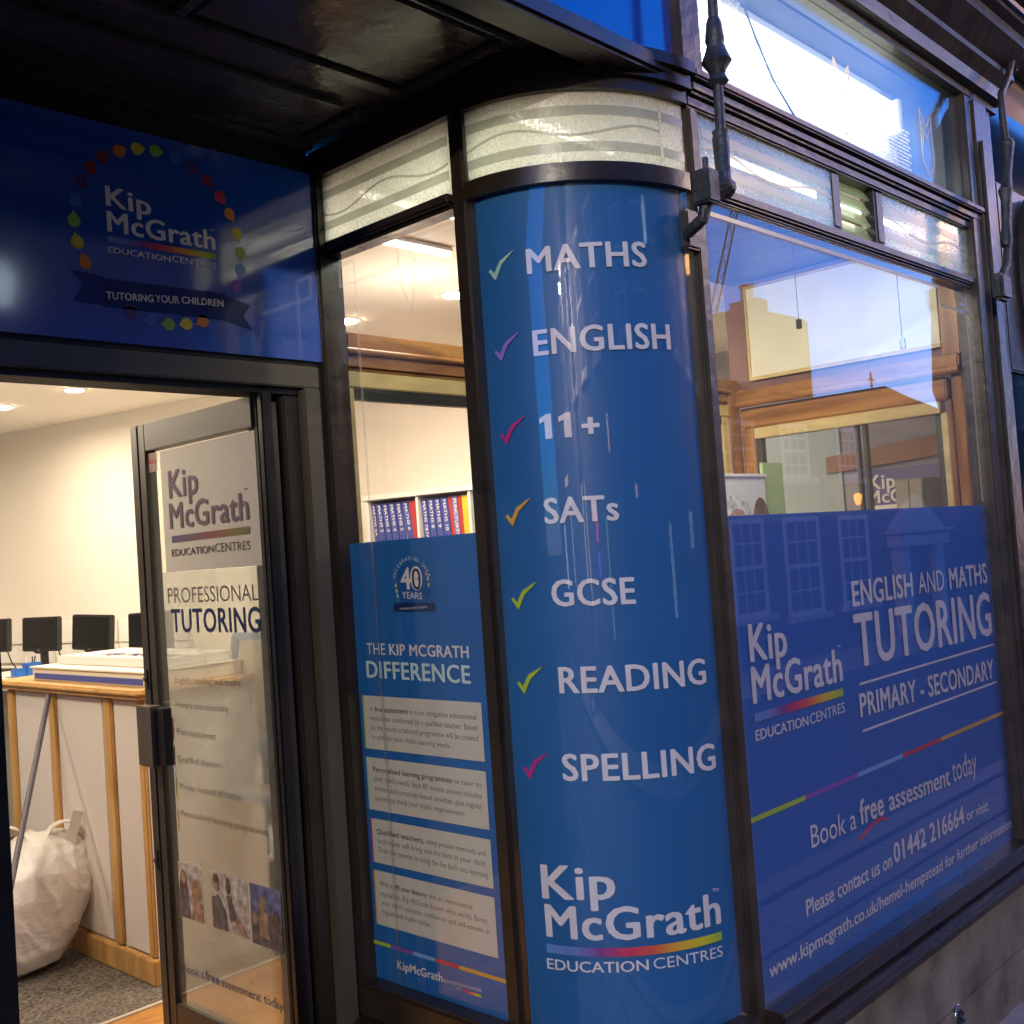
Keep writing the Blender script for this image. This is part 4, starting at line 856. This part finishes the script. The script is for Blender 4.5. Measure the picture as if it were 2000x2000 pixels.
build('cream_panel', B(XS-.004, XS+.01, .128, .89, 2.205, 2.56), mat('cream lightbox face', (.8, .76, .58), .6, var=.04), sp)
build('panel_edge', MB().box(XS-.008, XS+.01, .126, .9, 2.19, 2.204).box(XS-.008, XS+.01, .891, .9, 2.205, 2.56).box(XS-.008, XS+.01, .126, .9, 2.561, 2.57), m_pale, sp)
build('wall_panel', B(XS+.011, XS+.03, .06, 1.0, 2.156, 2.592), mat('purple brown paint', (.2, .1, .09), .6, var=.15), sp)
build('low_panel', B(XS, XS+.03, .06, 1.0, 0, .499), m_oak, sp)
for (y, zt, zb, c, lab) in ((.51, 2.585, 2.31, m_dark, 'pull cord with dark toggle hanging left in the display bay'), (.138, 2.585, 2.17, m_chrome, 'pull cord with silver toggle hanging right in the display bay')):
    pc = thing('pull_cord', lab, 'pull cord', (1.82, y, zb)); build('cord', MB().tube([(1.82, y, 2.592), (1.82, y, zb+.02)], .0016, 6), m_ink, pc)
    build('toggle', B(1.813, 1.827, y-.009, y+.009, zb-.012, zb+.022), c, pc, bevel=.002)
lc = tag(build('hanging_cable', MB().tube([(.60, .2, 2.59), (.61, .2, 2.42), (.612, .2, 2.29), (.60, .2, 2.25), (.592, .2, 2.27), (.60, .2, 2.36)], .003, 6), m_whiteb), 'pale looped cable hanging inside the left edge of the street window', 'cable')
# banner and boards in the bay
bn = thing('roller_banner', 'white roller banner showing the tops of two heads', 'banner', (1.77, .75, .3))
build('banner_sheet', B(1.50, 1.91, .75, .753, .3, 1.785), mat('banner print', (.75, .76, .76), .5), bn)
build('top_bar', B(1.49, 1.915, .742, .76, 1.786, 1.798), m_whiteb, bn, bevel=.002)
for (u, z, ru, rz, m_) in ((1.70, 1.62, .10, .105, m_shirt), (1.70, 1.57, .09, .10, m_skin), (1.862, 1.58, .065, .13, m_hair), (1.862, 1.55, .045, .10, m_skin)):
    k_ = .001*(1+[1.62, 1.57, 1.58, 1.55].index(z)); build('printed_head', MB().prism(disc(u, z, ru, rz, 22), lambda p: (p[0], .75-k_, p[1]), lambda p: (p[0], .7495-k_, p[1])), m_, bn)
tag(build('green_board', B(1.916, 2.07, .76, .772, .4, 1.843), mat('pale green board', (.42, .55, .28), .6), bevel=.002), 'pale green board standing beside the roller banner', 'board')
# room beyond the side partition
r2 = thing('side_room_wall', 'lilac grey wall with lettering seen through the sliding glass', 'wall', (3.5, 1.2, 0))
build('wall', B(3.5, 3.6, -.0, 3.2, 0, 2.6), mat('lilac grey wall', (.33, .32, .36), .8), r2)
build('timber_band', MB().prism([(1.30, 1.86), (.45, 1.91), (.45, 2.02), (1.30, 1.945)], lambda p: (3.498, p[0], p[1]), lambda p: (3.48, p[0], p[1])), mat('brown band', (.3, .17, .09), .6), r2)
build('pale_panel', B(3.49, 3.499, 1.22, 1.70, 1.2, 2.12), mat('blue grey panel', (.36, .44, .46), .6), r2, bevel=.002)
build('letter_panel', B(3.49, 3.499, .45, 1.11, 1.5, 1.855), mat('muted blue panel', (.16, .15, .34), .6), r2)
pX = lambda u, z, k=0: (3.487-k, u, z)
text('lettering', 'Kip', 3, 1.075, .945, 1.758, 1.758, .07, pX, m_signwhite, r2)
text('lettering', 'McGrath', 3, 1.088, .745, 1.688, 1.688, .062, pX, m_signwhite, r2)
build('white_rule', B(3.485, 3.489, .745, 1.088, 1.655, 1.675), m_signwhite, r2)
text('lettering', 'CENTRES', 1, .93, .745, 1.628, 1.628, .02, pX, m_signwhite, r2)
cbn = thing('grey_cabinet', 'grey two door cabinet hiding the middle of the lettering', 'cabinet', (3.3, .85, 0))
build('carcass', B(3.25, 3.45, .70, .838, 0, 1.785), mat('grey cabinet', (.3, .29, .26), .6), cbn, bevel=.004)
build('door', B(3.235, 3.249, .768, .833, .1, 1.775), mat('grey cabinet door', (.36, .35, .31), .5), cbn, bevel=.003)
build('door', B(3.235, 3.249, .705, .765, .1, 1.775), mat('grey cabinet door pale', (.4, .39, .35), .5), cbn, bevel=.003)
r3 = thing('side_room_shell', 'end wall and ceiling of the narrow side room', 'wall', (2.8, 3, 0))
build('end_wall', B(2.17, 3.5, 2.2, 2.3, 0, 2.6), m_wall, r3); build('front_wall', B(2.3, 3.5, .09, .11, 0, 2.6), m_wall, r3); build('ceiling', B(2.17, 3.5, .11, 2.3, 2.6, 2.65), m_ceil, r3)
# bookcase
bc = wthing('bookcase', 'white bookcase full of workbooks behind the lobby window', 'bookcase', 3.64, -.15, 0)
build('side', wb_(3.292, 3.312, -.28, -.005, 0, 1.869), m_whiteb, bc); build('side', wb_(3.97, 3.99, -.28, -.005, 0, 1.869), m_whiteb, bc)
build('top', wb_(3.28, 4.0, -.29, -.005, 1.87, 1.895), m_whiteb, bc, bevel=.002)
build('divider', wb_(3.600, 3.614, -.28, -.006, 1.552, 1.869), m_whiteb, bc)
build('divider', wb_(3.900, 3.914, -.28, -.006, 1.552, 1.869), m_whiteb, bc)
for z in (.3, .7, 1.1, 1.53): build('shelf', wb_(3.313, 3.969, -.28, -.006, z, z+.02), m_whiteb, bc)
build('back', wb_(3.313, 3.969, -.004, -.001, 0, 1.869), m_whiteb, bc)
m_bkblue = mat('blue book spine', (.05, .07, .33), .5); m_bkred = mat('red book spine', (.45, .03, .02), .5); m_bkyel = mat('yellow book spine', (.8, .5, .02), .5); m_bkpur = mat('violet book spine', (.2, .16, .4), .5)
books = [(3.318, 3.340, .012, m_bkblue, 'MATHS 2A'), (3.345, 3.376, .016, m_bkblue, 'MATHS 2'), (3.380, 3.415, .018, m_bkblue, 'MATHS 3'), (3.420, 3.457, .018, m_bkblue, 'MATHS 4'), (3.461, 3.497, .02, m_bkblue, 'MATHS 5'), (3.502, 3.540, .026, m_bkblue, 'MATHS 6'), (3.546, 3.59, .018, m_bkred, ''),
         (3.617, 3.65, .01, m_bkblue, 'MATHS 7&7A'), (3.655, 3.689, .01, m_bkblue, 'MATHS 8'), (3.694, 3.727, .011, m_bkblue, 'MATHS 9'), (3.732, 3.771, .011, m_bkblue, 'MATHS 10'), (3.775, 3.794, .012, m_bkred, ''), (3.797, 3.826, .008, m_bkpur, 'PUNCTUATION & S'), (3.829, 3.851, .008, m_bkred, ''), (3.854, 3.891, .004, m_bkyel, '')]
blab = ['blue MATHS workbook leaning at the far left of the shelf', 'second blue workbook from the left of the shelf', 'third blue workbook from the left of the shelf', 'fourth blue workbook from the left of the shelf', 'fifth blue workbook, beside the steeply leaning one', 'steeply leaning blue workbook touching the wide red book', 'wide red book at the right end of the left shelf section',
        'blue workbook just right of the white shelf divider', 'upright blue workbook second right of the shelf divider', 'upright blue workbook third right of the shelf divider', 'blue workbook touching the thin red book in the right section', 'thin red book between blue and violet books', 'violet book reading PUNCTUATION', 'thin red book between violet and yellow books', 'yellow book at the right end of the shelf']
for (s0, s1, lean, m_, t_), lab in zip(books, blab):
    b = wthing('book', lab, 'book', (s0+s1)/2, -.15, 1.55, group='workbooks on the shelf')
    sh = lambda p, y: (p[0]+lean*(1.851-p[1])/.18, y, p[1])
    q = [(s0, 1.5505), (s1, 1.5505), (s1, 1.851), (s0, 1.851)]
    mb = MB().prism(q, lambda p: sh(p, -.262), lambda p: sh(p, -.255)); build('spine', mb.xf(MW), m_, b)
    mb = MB().prism([(s0+.001, 1.552), (s1-.001, 1.552), (s1-.001, 1.848), (s0+.001, 1.848)], lambda p: sh(p, -.2545), lambda p: sh(p, -.06)); build('pages', mb.xf(MW), m_whiteb, b)
    if t_:
        pb = lambda u, z, k=0, s0=s0, s1=s1, lean=lean: tuple(MW @ Vector(((s0+s1)/2-.006+(z)+lean*(1.851-(1.84-u))/.18, -.2625-k, 1.84-u)))
        text('title', t_, 2, 0, .017*len(t_)+.01, .0, .0, min(.016, (s1-s0)*.55), pb, m_signwhite if m_ is not m_bkyel else m_ink, b)
# desk, monitors, papers
dk = wthing('long_desk', 'white desk running along the cream wall under the monitors', 'desk', 1.5, -.3, 0)
build('desktop', wb_(-1.5, 3.2, -.62, -.02, 1.02, 1.045), m_whiteb, dk, bevel=.003)
for s in (-1.3, .3, 1.7, 3.1): build('desk_panel', wb_(s, s+.03, -.6, -.04, .005, 1.019), m_whiteb, dk)
ml = ['monitor cut off by the left edge of the doorway', 'second monitor, above the blue pen pot', 'monitor tilted above the white counter box', 'monitor half hidden behind the door edge']
for i, (s0, s1, tilt) in enumerate([(.13, .483, 0), (.64, .967, 0), (1.11, 1.44, R(2.2)), (1.60, 1.93, R(-1))]):
    m_t = wthing('monitor', 'black flat '+ml[i], 'monitor', (s0+s1)/2, -.33, 1.045, group='monitors on the long desk')
    cs, cz_ = (s0+s1)/2, 1.272
    T_ = MW @ Matrix.Translation((cs, -.35, cz_)) @ Matrix.Rotation(tilt, 4, 'Y') @ Matrix.Rotation(R(-3), 4, 'X')
    w2, h2 = (s1-s0)/2, .103
    build('casing', B(-w2, w2, -.01, .035, -h2, h2).xf(T_), m_plastic, m_t, bevel=.006)
    build('screen', B(-w2+.014, w2-.014, -.0125, -.0101, -h2+.018, h2-.012).xf(T_), m_screen, m_t)
    build('badge', B(-.012, .012, -.0115, -.0101, -h2+.005, -h2+.010).xf(T_), m_chrome, m_t)
    build('lower_lip', MB().prism([(-.06, -h2+.001), (.06, -h2+.001), (.03, -h2-.014), (-.03, -h2-.014)], lambda p: (p[0], -.008, p[1]), lambda p: (p[0], .02, p[1])).xf(T_), m_plastic, m_t)
    build('stand', wb_(cs-.03, cs+.03, -.335, -.32, 1.055, 1.19), m_plastic, m_t)
    build('foot', wb_(cs-.1, cs+.1, -.42, -.24, 1.0455, 1.056), m_plastic, m_t, bevel=.004)
    build('lead', MB().tube([MW @ Vector(v) for v in ((cs+.09, -.3, 1.18), (cs+.1, -.28, 1.1), (cs+.06, -.22, 1.05))], .004, 6), m_plastic, m_t)
pp = thing('pen_pot', 'blue pen pot with pens behind the counter', 'pen pot', (.84, 4.86, 1.045))
build('pot', B(.80, .885, 4.83, 4.90, 1.046, 1.135).xf(Matrix.Identity(4)), m_bluepl, pp, bevel=.004)
build('pot', B(.735, .797, 4.83, 4.90, 1.046, 1.11), m_bluepl, pp, bevel=.004)
for k, (dx, dy) in enumerate(((.0, .01), (.02, -.01), (.04, .02))): build('pen', MB().tube([(.82+dx, 4.865+dy, 1.10), (.815+dx*1.4, 4.865+dy, 1.17)], .004, 6), m_ink if k else m_whiteb, pp)
sh_ = thing('side_shelf', 'small white table supporting the pen pot', 'table', (.85, 4.86, 0))
build('tabletop', B(.6, 1.05, 4.6, 5.2, 1.02, 1.045), m_whiteb, sh_); build('table_leg', B(.62, .66, 4.62, 4.66, .005, 1.019), m_bluepl, sh_); build('table_leg', B(.99, 1.03, 5.1, 5.14, .005, 1.019), m_bluepl, sh_)
for k, (s, y, a, h) in enumerate([(2.35, -.42, 12, .03), (2.6, -.35, -8, .022), (2.12, -.40, 25, .015), (2.85, -.4, 5, .02)]):
    lab = ['thick sheaf of loose papers on the desk behind the door glass', 'second sheaf of papers, turned slightly, on the desk', 'thin fan of papers nearest the monitors', 'flat stack of papers at the near end of the desk'][k]
    t_ = wthing('paper_stack', lab, 'papers', s, y, 1.046)
    for j in range(4): build('sheet', B(-.13, .13, -.09, .09, j*h/4+.0006, (j+1)*h/4).xf(MW @ Matrix.Translation((s, y, 1.046)) @ Matrix.Rotation(R(a+j*7-10), 4, 'Z')), m_whiteb, t_)
# low table with papers seen through the door
lt = thing('low_table', 'low white table covered with papers behind the door glass', 'table', (1.1, 3.3, 0))
build('tabletop', B(.8, 1.35, 2.8, 3.7, .28, .30), m_whiteb, lt, bevel=.004)
for x in (.83, 1.3):
    for y in (2.83, 3.65): build('table_leg', B(x, x+.03, y, y+.03, .005, .279), m_bluepl, lt)
for k in range(5):
    tag(build('open_book', MB().prism([(-.12, 0), (.12, .0), (.11, .018+.004*k), (0, .008), (-.11, .02)], lambda p: (p[0], -.09, p[1]), lambda p: (p[0], .09, p[1])).xf(Matrix.Translation((.93+.07*k, 3.45-.13*k, .302+.0*k)) @ Matrix.Rotation(R(30+k*23), 4, 'Z')), m_whiteb), ['open white book at the far end of the low table', 'open white book second from the far end of the low table', 'open white book in the middle of the low table', 'open white book second from the near end of the low table', 'open white book at the near end of the low table'][k], 'book', 'open books on the low table')
# easel
es = thing('easel', 'pale blue framed whiteboard easel with tray seen through the door glass', 'easel', (.85, 2.6, 0))
ex = .8
build('board', MB().box(ex+.01, ex+.02, 2.18, 2.68, .86, 1.275), mat('cream board', (.72, .68, .55), .4), es)
for (y0, y1, z0, z1) in [(2.14, 2.70, .80, .855), (2.14, 2.72, 1.28, 1.31)]: build('frame_rail', B(ex, ex+.03, y0, y1, z0, z1), m_easel, es, bevel=.004)
for s_, ya, yb in ((1, 2.70, 2.95), (-1, 2.14, 2.02)):
    build('leg', MB().tube([(ex+.01, ya, 1.3), (ex-.05, yb, .02)], .022, 4), m_easel, es)
    build('leg', MB().tube([(ex+.04, ya, 1.3), (ex+.28, yb, .02)], .018, 4), m_easel, es)
build('tray', MB().box(ex-.16, ex-.01, 2.12, 2.80, .655, .675).box(ex-.165, ex-.155, 2.12, 2.80, .676, .70), m_easel, es, bevel=.003)
build('cloth', B(ex-.15, ex-.03, 2.25, 2.6, .6755, .695), mat('pinkish cloth', (.5, .38, .33), .9), es, bevel=.006)
# counter
ct = thing('reception_counter', 'reception counter with white panels between pale wood posts', 'counter', (.6, 3.2, 0))
build('carcass', B(.335, .85, 2.62, 3.92, .005, 1.095), m_whiteb, ct)
for (y0, y1) in ((2.96, 3.385), (3.47, 3.825), (2.625, 2.862)): build('panel', B(.326, .3345, y0+.005, y1-.005, .11, 1.085), mat('counter panel', (.8, .74, .70), .55), ct, bevel=.001)
for y in (3.87, 3.423, 2.908): build('post', B(.318, .334, y-.03, y+.03, .105, 1.09), m_trim, ct, bevel=.004)
build('post', B(.318, .334, 2.62, 2.66, .105, 1.09), m_trim, ct, bevel=.004)
build('counter_cap', B(.29, .88, 2.59, 3.95, 1.098, 1.112), m_trim, ct, bevel=.004); build('counter_cap', B(.275, .9, 2.575, 3.965, 1.113, 1.137), m_trim, ct, bevel=.008)
build('skirting', B(.305, .334, 2.60, 3.93, .0045, .10), m_trim, ct, bevel=.004)
bx2 = thing('shallow_tray_box', 'wide cream box with a blue stripe on the counter', 'box', (.6, 3.1, 1.138))
build('body', B(.36, .80, 2.66, 3.70, 1.1375, 1.190), mat('cream box card', (.8, .74, .6), .6), bx2, bevel=.003)
build('blue_stripe', B(.3575, .3595, 2.67, 3.675, 1.145, 1.170), mat('blue stripe', (.06, .09, .4), .5), bx2)
build('rim', B(.352, .81, 2.655, 3.712, 1.1905, 1.199), mat('cream box rim', (.85, .8, .68), .6), bx2, bevel=.002)
bx1 = thing('flat_white_box', 'flat white lidded box with blue lettering on top of the cream box', 'box', (.62, 3.2, 1.2))
build('body', B(.45, .79, 2.70, 3.63, 1.1995, 1.238), m_whiteb, bx1, bevel=.003)
pT = lambda u, z, k=0: (.52+z, u, 1.2386+k)
text('lettering', 'Kip McGrath', 3, 3.35, 2.75, 0, 0, .08, pT, m_navy2, bx1)
# bag of rubbish, baton, pole
def bagmesh():
    bm = bmesh.new(); bmesh.ops.create_icosphere(bm, subdivisions=6, radius=1)
    prof = [(0, .60), (.04, .80), (.15, .93), (.35, 1.02), (.55, 1.03), (.72, .95), (.86, .78), (.94, .6), (1, .25)]
    for v in bm.verts:
        p = v.co.copy(); h = (p.z+1)/2; q = math.hypot(p.x, p.y); a = math.atan2(p.y, p.x)
        hh = math.acos(max(-1, min(1, -p.z)))/math.pi
        for (h0, r0), (h1, r1) in zip(prof, prof[1:]):
            if h0 <= hh <= h1: r = r0+(r1-r0)*(hh-h0)/(h1-h0)
        if hh < .04: r = .60*min(1, hh/.02)
        r *= .232
        ca, sa = math.cos(a), math.sin(a)
        big = noise.noise(Vector((ca*1.1, sa*1.1, hh*2.0+5)))
        fold = 1-abs(noise.noise(Vector((ca*2.6+hh*1.2, sa*2.6, hh*1.3)))*3.2); fold = max(0, fold)
        diag = 1-abs(noise.noise(Vector((ca*1.7+hh*3.4+7, sa*1.7-hh*2.2, 1.0)))*3.0); diag = max(0, diag)
        fine = noise.noise(Vector((ca*6+hh*4, sa*6, hh*7)))
        top = max(0, (hh-.55)/.45)
        k = 1+.16*big+.06*(fold**2)*(.35+top)+.035*diag**2+.012*fine+.022*max(0, 1-abs(noise.noise(Vector((ca*3+hh*4, sa*3-hh*3, 4.4))))*6)
        z = .005+.52*(hh**.95)*(1+.06*big) if hh > .02 else .0
        v.co = Vector((r*k*ca*1.03-.07+.17*hh, r*k*sa*.85, z+.02*top*(fold**2)))
    me = bpy.data.meshes.new('sack'); bm.to_mesh(me); bm.free()
    for p in me.polygons: p.use_smooth = True
    return me
m_bag = bpy.data.materials.new('white plastic bag'); m_bag.use_nodes = True; t = m_bag.node_tree; b = t.nodes['Principled BSDF']
b.inputs['Base Color'].default_value = (.9, .87, .82, 1); b.inputs['Roughness'].default_value = .33; b.inputs['Subsurface Weight'].default_value = .6; b.inputs['Subsurface Radius'].default_value = (.06, .055, .045)
n = t.nodes.new('ShaderNodeTexNoise'); n.inputs['Scale'].default_value = 9; n.inputs['Detail'].default_value = 4; n.inputs['Distortion'].default_value = 2.5
tc = t.nodes.new('ShaderNodeTexCoord'); mp = t.nodes.new('ShaderNodeMapping'); mp.inputs['Scale'].default_value = (1, 1, 2.2); t.links.new(tc.outputs['Object'], mp.inputs[0]); t.links.new(mp.outputs[0], n.inputs[0])
bp_ = t.nodes.new('ShaderNodeBump'); bp_.inputs['Strength'].default_value = .22; bp_.inputs['Distance'].default_value = .02; t.links.new(n.outputs[0], bp_.inputs['Height']); t.links.new(bp_.outputs[0], b.inputs['Normal'])
bg_ = thing('rubbish_bag', 'full white plastic bag with loop handles on the carpet', 'bag', (.1, 3.28, .005))
me = bagmesh(); me.materials.append(m_bag); o = bpy.data.objects.new('sack', me); C.objects.link(o); o.parent = bg_
for (y0, dx, hh, tw) in ((.03, -.05, .13, .3), (-.06, .16, .12, -.2)):
    mb = MB(); P = []; n_ = 14
    for i in range(n_+1):
        t_ = i/n_; aa = math.pi*t_; cx_ = dx-.085*math.cos(aa)*(1); cz_ = .45+hh*math.sin(aa)**.8
        wd = .022+.02*abs(math.cos(aa)); yy = y0+.02*math.sin(aa*2+tw)
        for (ddx, ddy) in ((-wd*.3, -wd), (wd*.3, wd)):
            P.append((cx_+ddx, yy+ddy, cz_)); P.append((cx_+ddx*.8, yy+ddy*.9, cz_-.006))
    mb.add(P, [f_ for i in range(n_) for f_ in ((4*i, 4*i+2, 4*i+6, 4*i+4), (4*i+1, 4*i+5, 4*i+7, 4*i+3), (4*i, 4*i+4, 4*i+5, 4*i+1), (4*i+2, 4*i+3, 4*i+7, 4*i+6))])
    build('handle', mb, m_bag, bg_, smooth=True, local=True)
build('tie_tape', MB().tube([(-.17, .02, .34), (-.15, -.08, .335), (-.10, -.15, .35)], .008, 6), mat('blue tape', (.03, .04, .4), .4), bg_, local=True)
tag(build('baton', B(-.021, .021, -.006, .006, -.10, .17).xf(Matrix.Translation((.25, 3.18, .45)) @ Matrix.Rotation(R(18), 4, 'Y') @ Matrix.Rotation(R(-20), 4, 'Z')), mat('offcut plastic', (.66, .62, .58), .4), bevel=.002), 'short white plastic trunking offcut sticking out of the rubbish bag', 'plastic offcut')
tag(build('metal_pole', MB().tube([(.300, 3.40, 1.085), (-.35, 2.59, .02)], .012, 10), mat('dull metal pole', (.16, .15, .18), .5, metal=.3), smooth=True), 'slim grey metal pole leaning against the counter', 'pole')
oc = thing('office_chair', 'dark office chair with blue seat cut off at the left of the doorway', 'chair', (-.42, 4.4, 0))
build('seat', B(-.2, .2, -.2, .2, .47, .54).xf(Matrix.Translation((-.32, 4.6, 0))), mat('blue fabric', (.03, .05, .3), .9), oc, bevel=.03)
build('backrest', B(-.19, .19, -.03, .03, .62, 1.0).xf(Matrix.Translation((-.32, 4.8, 0)) @ Matrix.Rotation(R(20), 4, 'Z')), m_plastic, oc, bevel=.02)
build('column', MB().lathe([(.03, .08), (.03, .47)], -.32, 4.6, 10), m_plastic, oc)
for k in range(5): a = R(72*k+10); build('leg', MB().tube([(-.32, 4.6, .09), (-.32+.26*math.cos(a), 4.6+.26*math.sin(a), .05)], .018, 8), m_plastic, oc)
# ------------------------------------------------------------------ downlights, tubes and added fill lights
m_dl = emis('downlight glow', (1, .84, .62), 110)
dl = [(.88, 4.235, 'recessed downlight nearer the door top'), (.783, 4.93, 'recessed downlight at the left edge of the doorway'), (1.13, 2.22, 'recessed downlight low left in the lobby window'), (1.222, 1.65, 'recessed downlight beside the curved mullion')]
hid = [(-1.2, 2.2), (-1.3, 3.5), (-1.0, 5.2), (-.2, 6.6)]  # out-of-view downlights, added to brighten the counter faces and room
def downlight(x, y, lab):
    t_ = thing('downlight', 'warm '+lab, 'ceiling light', (x, y, 2.59), 'recessed downlights')
    build('rim', MB().lathe([(.05, 2.5885), (.058, 2.591), (.058, 2.5945)], x, y, 20), m_whiteb, t_, smooth=True)
    build('lamp', MB().lathe([(.045, 2.5845), (.045, 2.588)], x, y, 18), m_dl, t_)
for (x, y, lab) in dl: downlight(x, y, lab)
for i, (x, y) in enumerate(hid): downlight(x, y, ['added out-of-view downlight just inside the door', 'added out-of-view downlight over the middle of the room', 'added out-of-view downlight towards the back left', 'added out-of-view downlight at the back of the room'][i])
for i, (x, y) in enumerate([(a[0], a[1]) for a in dl]+hid):
    L = bpy.data.lights.new('downlight_beam', 'AREA'); L.shape = 'DISK'; L.size = .12; L.energy = LAMPW; L.color = (1, .82, .62); L.spread = R(170)
    lo = bpy.data.objects.new('downlight_beam', L); C.objects.link(lo); lo.location = (x, y, 2.575)
m_tube = emis('tube glow', (1, .97, .86), 8)
def tubel(x0, x1, y, z, lab):
    t_ = thing('tube_light', lab, 'ceiling light', ((x0+x1)/2, y, z), 'fluorescent tubes over the bay')
    build('tube', MB().tube([(x0, y, z), (x1, y, z)], .008, 8), m_tube, t_); build('batten', B(x0, x1, y-.02, y+.02, z+.009, z+.02), m_whiteb, t_)
tubel(.39, .77, 1.205, 2.572, 'slim white tube light on the room ceiling')
tubel(.15, .66, .90, 2.575, 'slim white tube light at the top of the display bay')
tubel(.12, .5, .30, 2.586, 'tube light close behind the obscured transom glass')
tubel(.75, 1.95, .14, 2.578, 'added tube light, out of sight above the head of the street window')  # unseen fitting, added to brighten the display bay
for (x, y, sx, sy, e, col) in ((1.35, .14, 1.2, .04, 2.5, (1, .95, .80)), (.55, 1.2, .4, .05, 4, (1, .95, .85)), (.42, .9, .5, .05, 5, (1, .97, .86)), (.3, .42, .35, .3, 4, (.95, 1, .82))):  # first entry is the light of the added tube
    L = bpy.data.lights.new('tube_beam', 'AREA'); L.shape = 'RECTANGLE'; L.size = sx; L.size_y = sy; L.energy = e; L.color = col
    lo = bpy.data.objects.new('tube_beam', L); C.objects.link(lo); lo.location = (x, y, 2.56)
L = bpy.data.lights.new('bay_fill', 'AREA'); L.shape = 'RECTANGLE'; L.size = .5; L.size_y = .04; L.energy = 7; L.color = (1, .93, .76); L.spread = R(110)  # sourceless fill, added and aimed at the side partition
lo = bpy.data.objects.new('bay_fill', L); C.objects.link(lo); lo.location = (.85, .38, 2.56); lo.rotation_euler = Vector((.8, .42, -.42)).to_track_quat('-Z', 'Y').to_euler()
for x, y, z, e in ((.9, 1.5, 2.3, 9), (-.2, 4.2, 2.2, 12), (-.75, 2.75, 2.25, 20)):  # added fills without fittings, to lift ceiling, counter and bag
    L = bpy.data.lights.new('room_fill', 'POINT'); L.energy = e; L.color = (1, .88, .7); L.shadow_soft_size = .15
    lo = bpy.data.objects.new('room_fill', L); C.objects.link(lo); lo.location = (x, y, z)
L = bpy.data.lights.new('orange_fill', 'POINT'); L.energy = 45; L.color = (1, .5, .15); L.shadow_soft_size = .08  # out-of-view light added to warm the right-hand edge
lo = bpy.data.objects.new('orange_fill', L); C.objects.link(lo); lo.location = (3.7, -1.0, 4.2)
wl = thing('fill_bracket', 'added out-of-view bracket for the orange fill above the neighbouring shop', 'lamp', (3.7, 0, 4.3))  # made-up bracket to carry the added orange light
build('bracket', MB().tube([(3.7, .06, 4.3), (3.7, -1.0, 4.45)], .02, 8), m_iron, wl); build('lamp_shade', MB().lathe([(.12, 4.33), (.1, 4.38), (.03, 4.44)], 3.7, -1.0, 12), m_iron, wl)
L = bpy.data.lights.new('side_room_beam', 'AREA'); L.shape = 'DISK'; L.size = .1; L.energy = 16; L.color = (1, .88, .7)
lo = bpy.data.objects.new('side_room_beam', L); C.objects.link(lo); lo.location = (2.6, 1.95, 2.5)
L = bpy.data.lights.new('fascia_tube_beam', 'AREA'); L.shape = 'RECTANGLE'; L.size = 1.2; L.size_y = .06; L.energy = 4; L.color = (.93, 1, .93)
lo = bpy.data.objects.new('fascia_tube_beam', L); C.objects.link(lo); lo.location = (1.2, .12, 2.86)

for o in bpy.data.lights:
    if o.type != 'SUN': o.energy /= KX
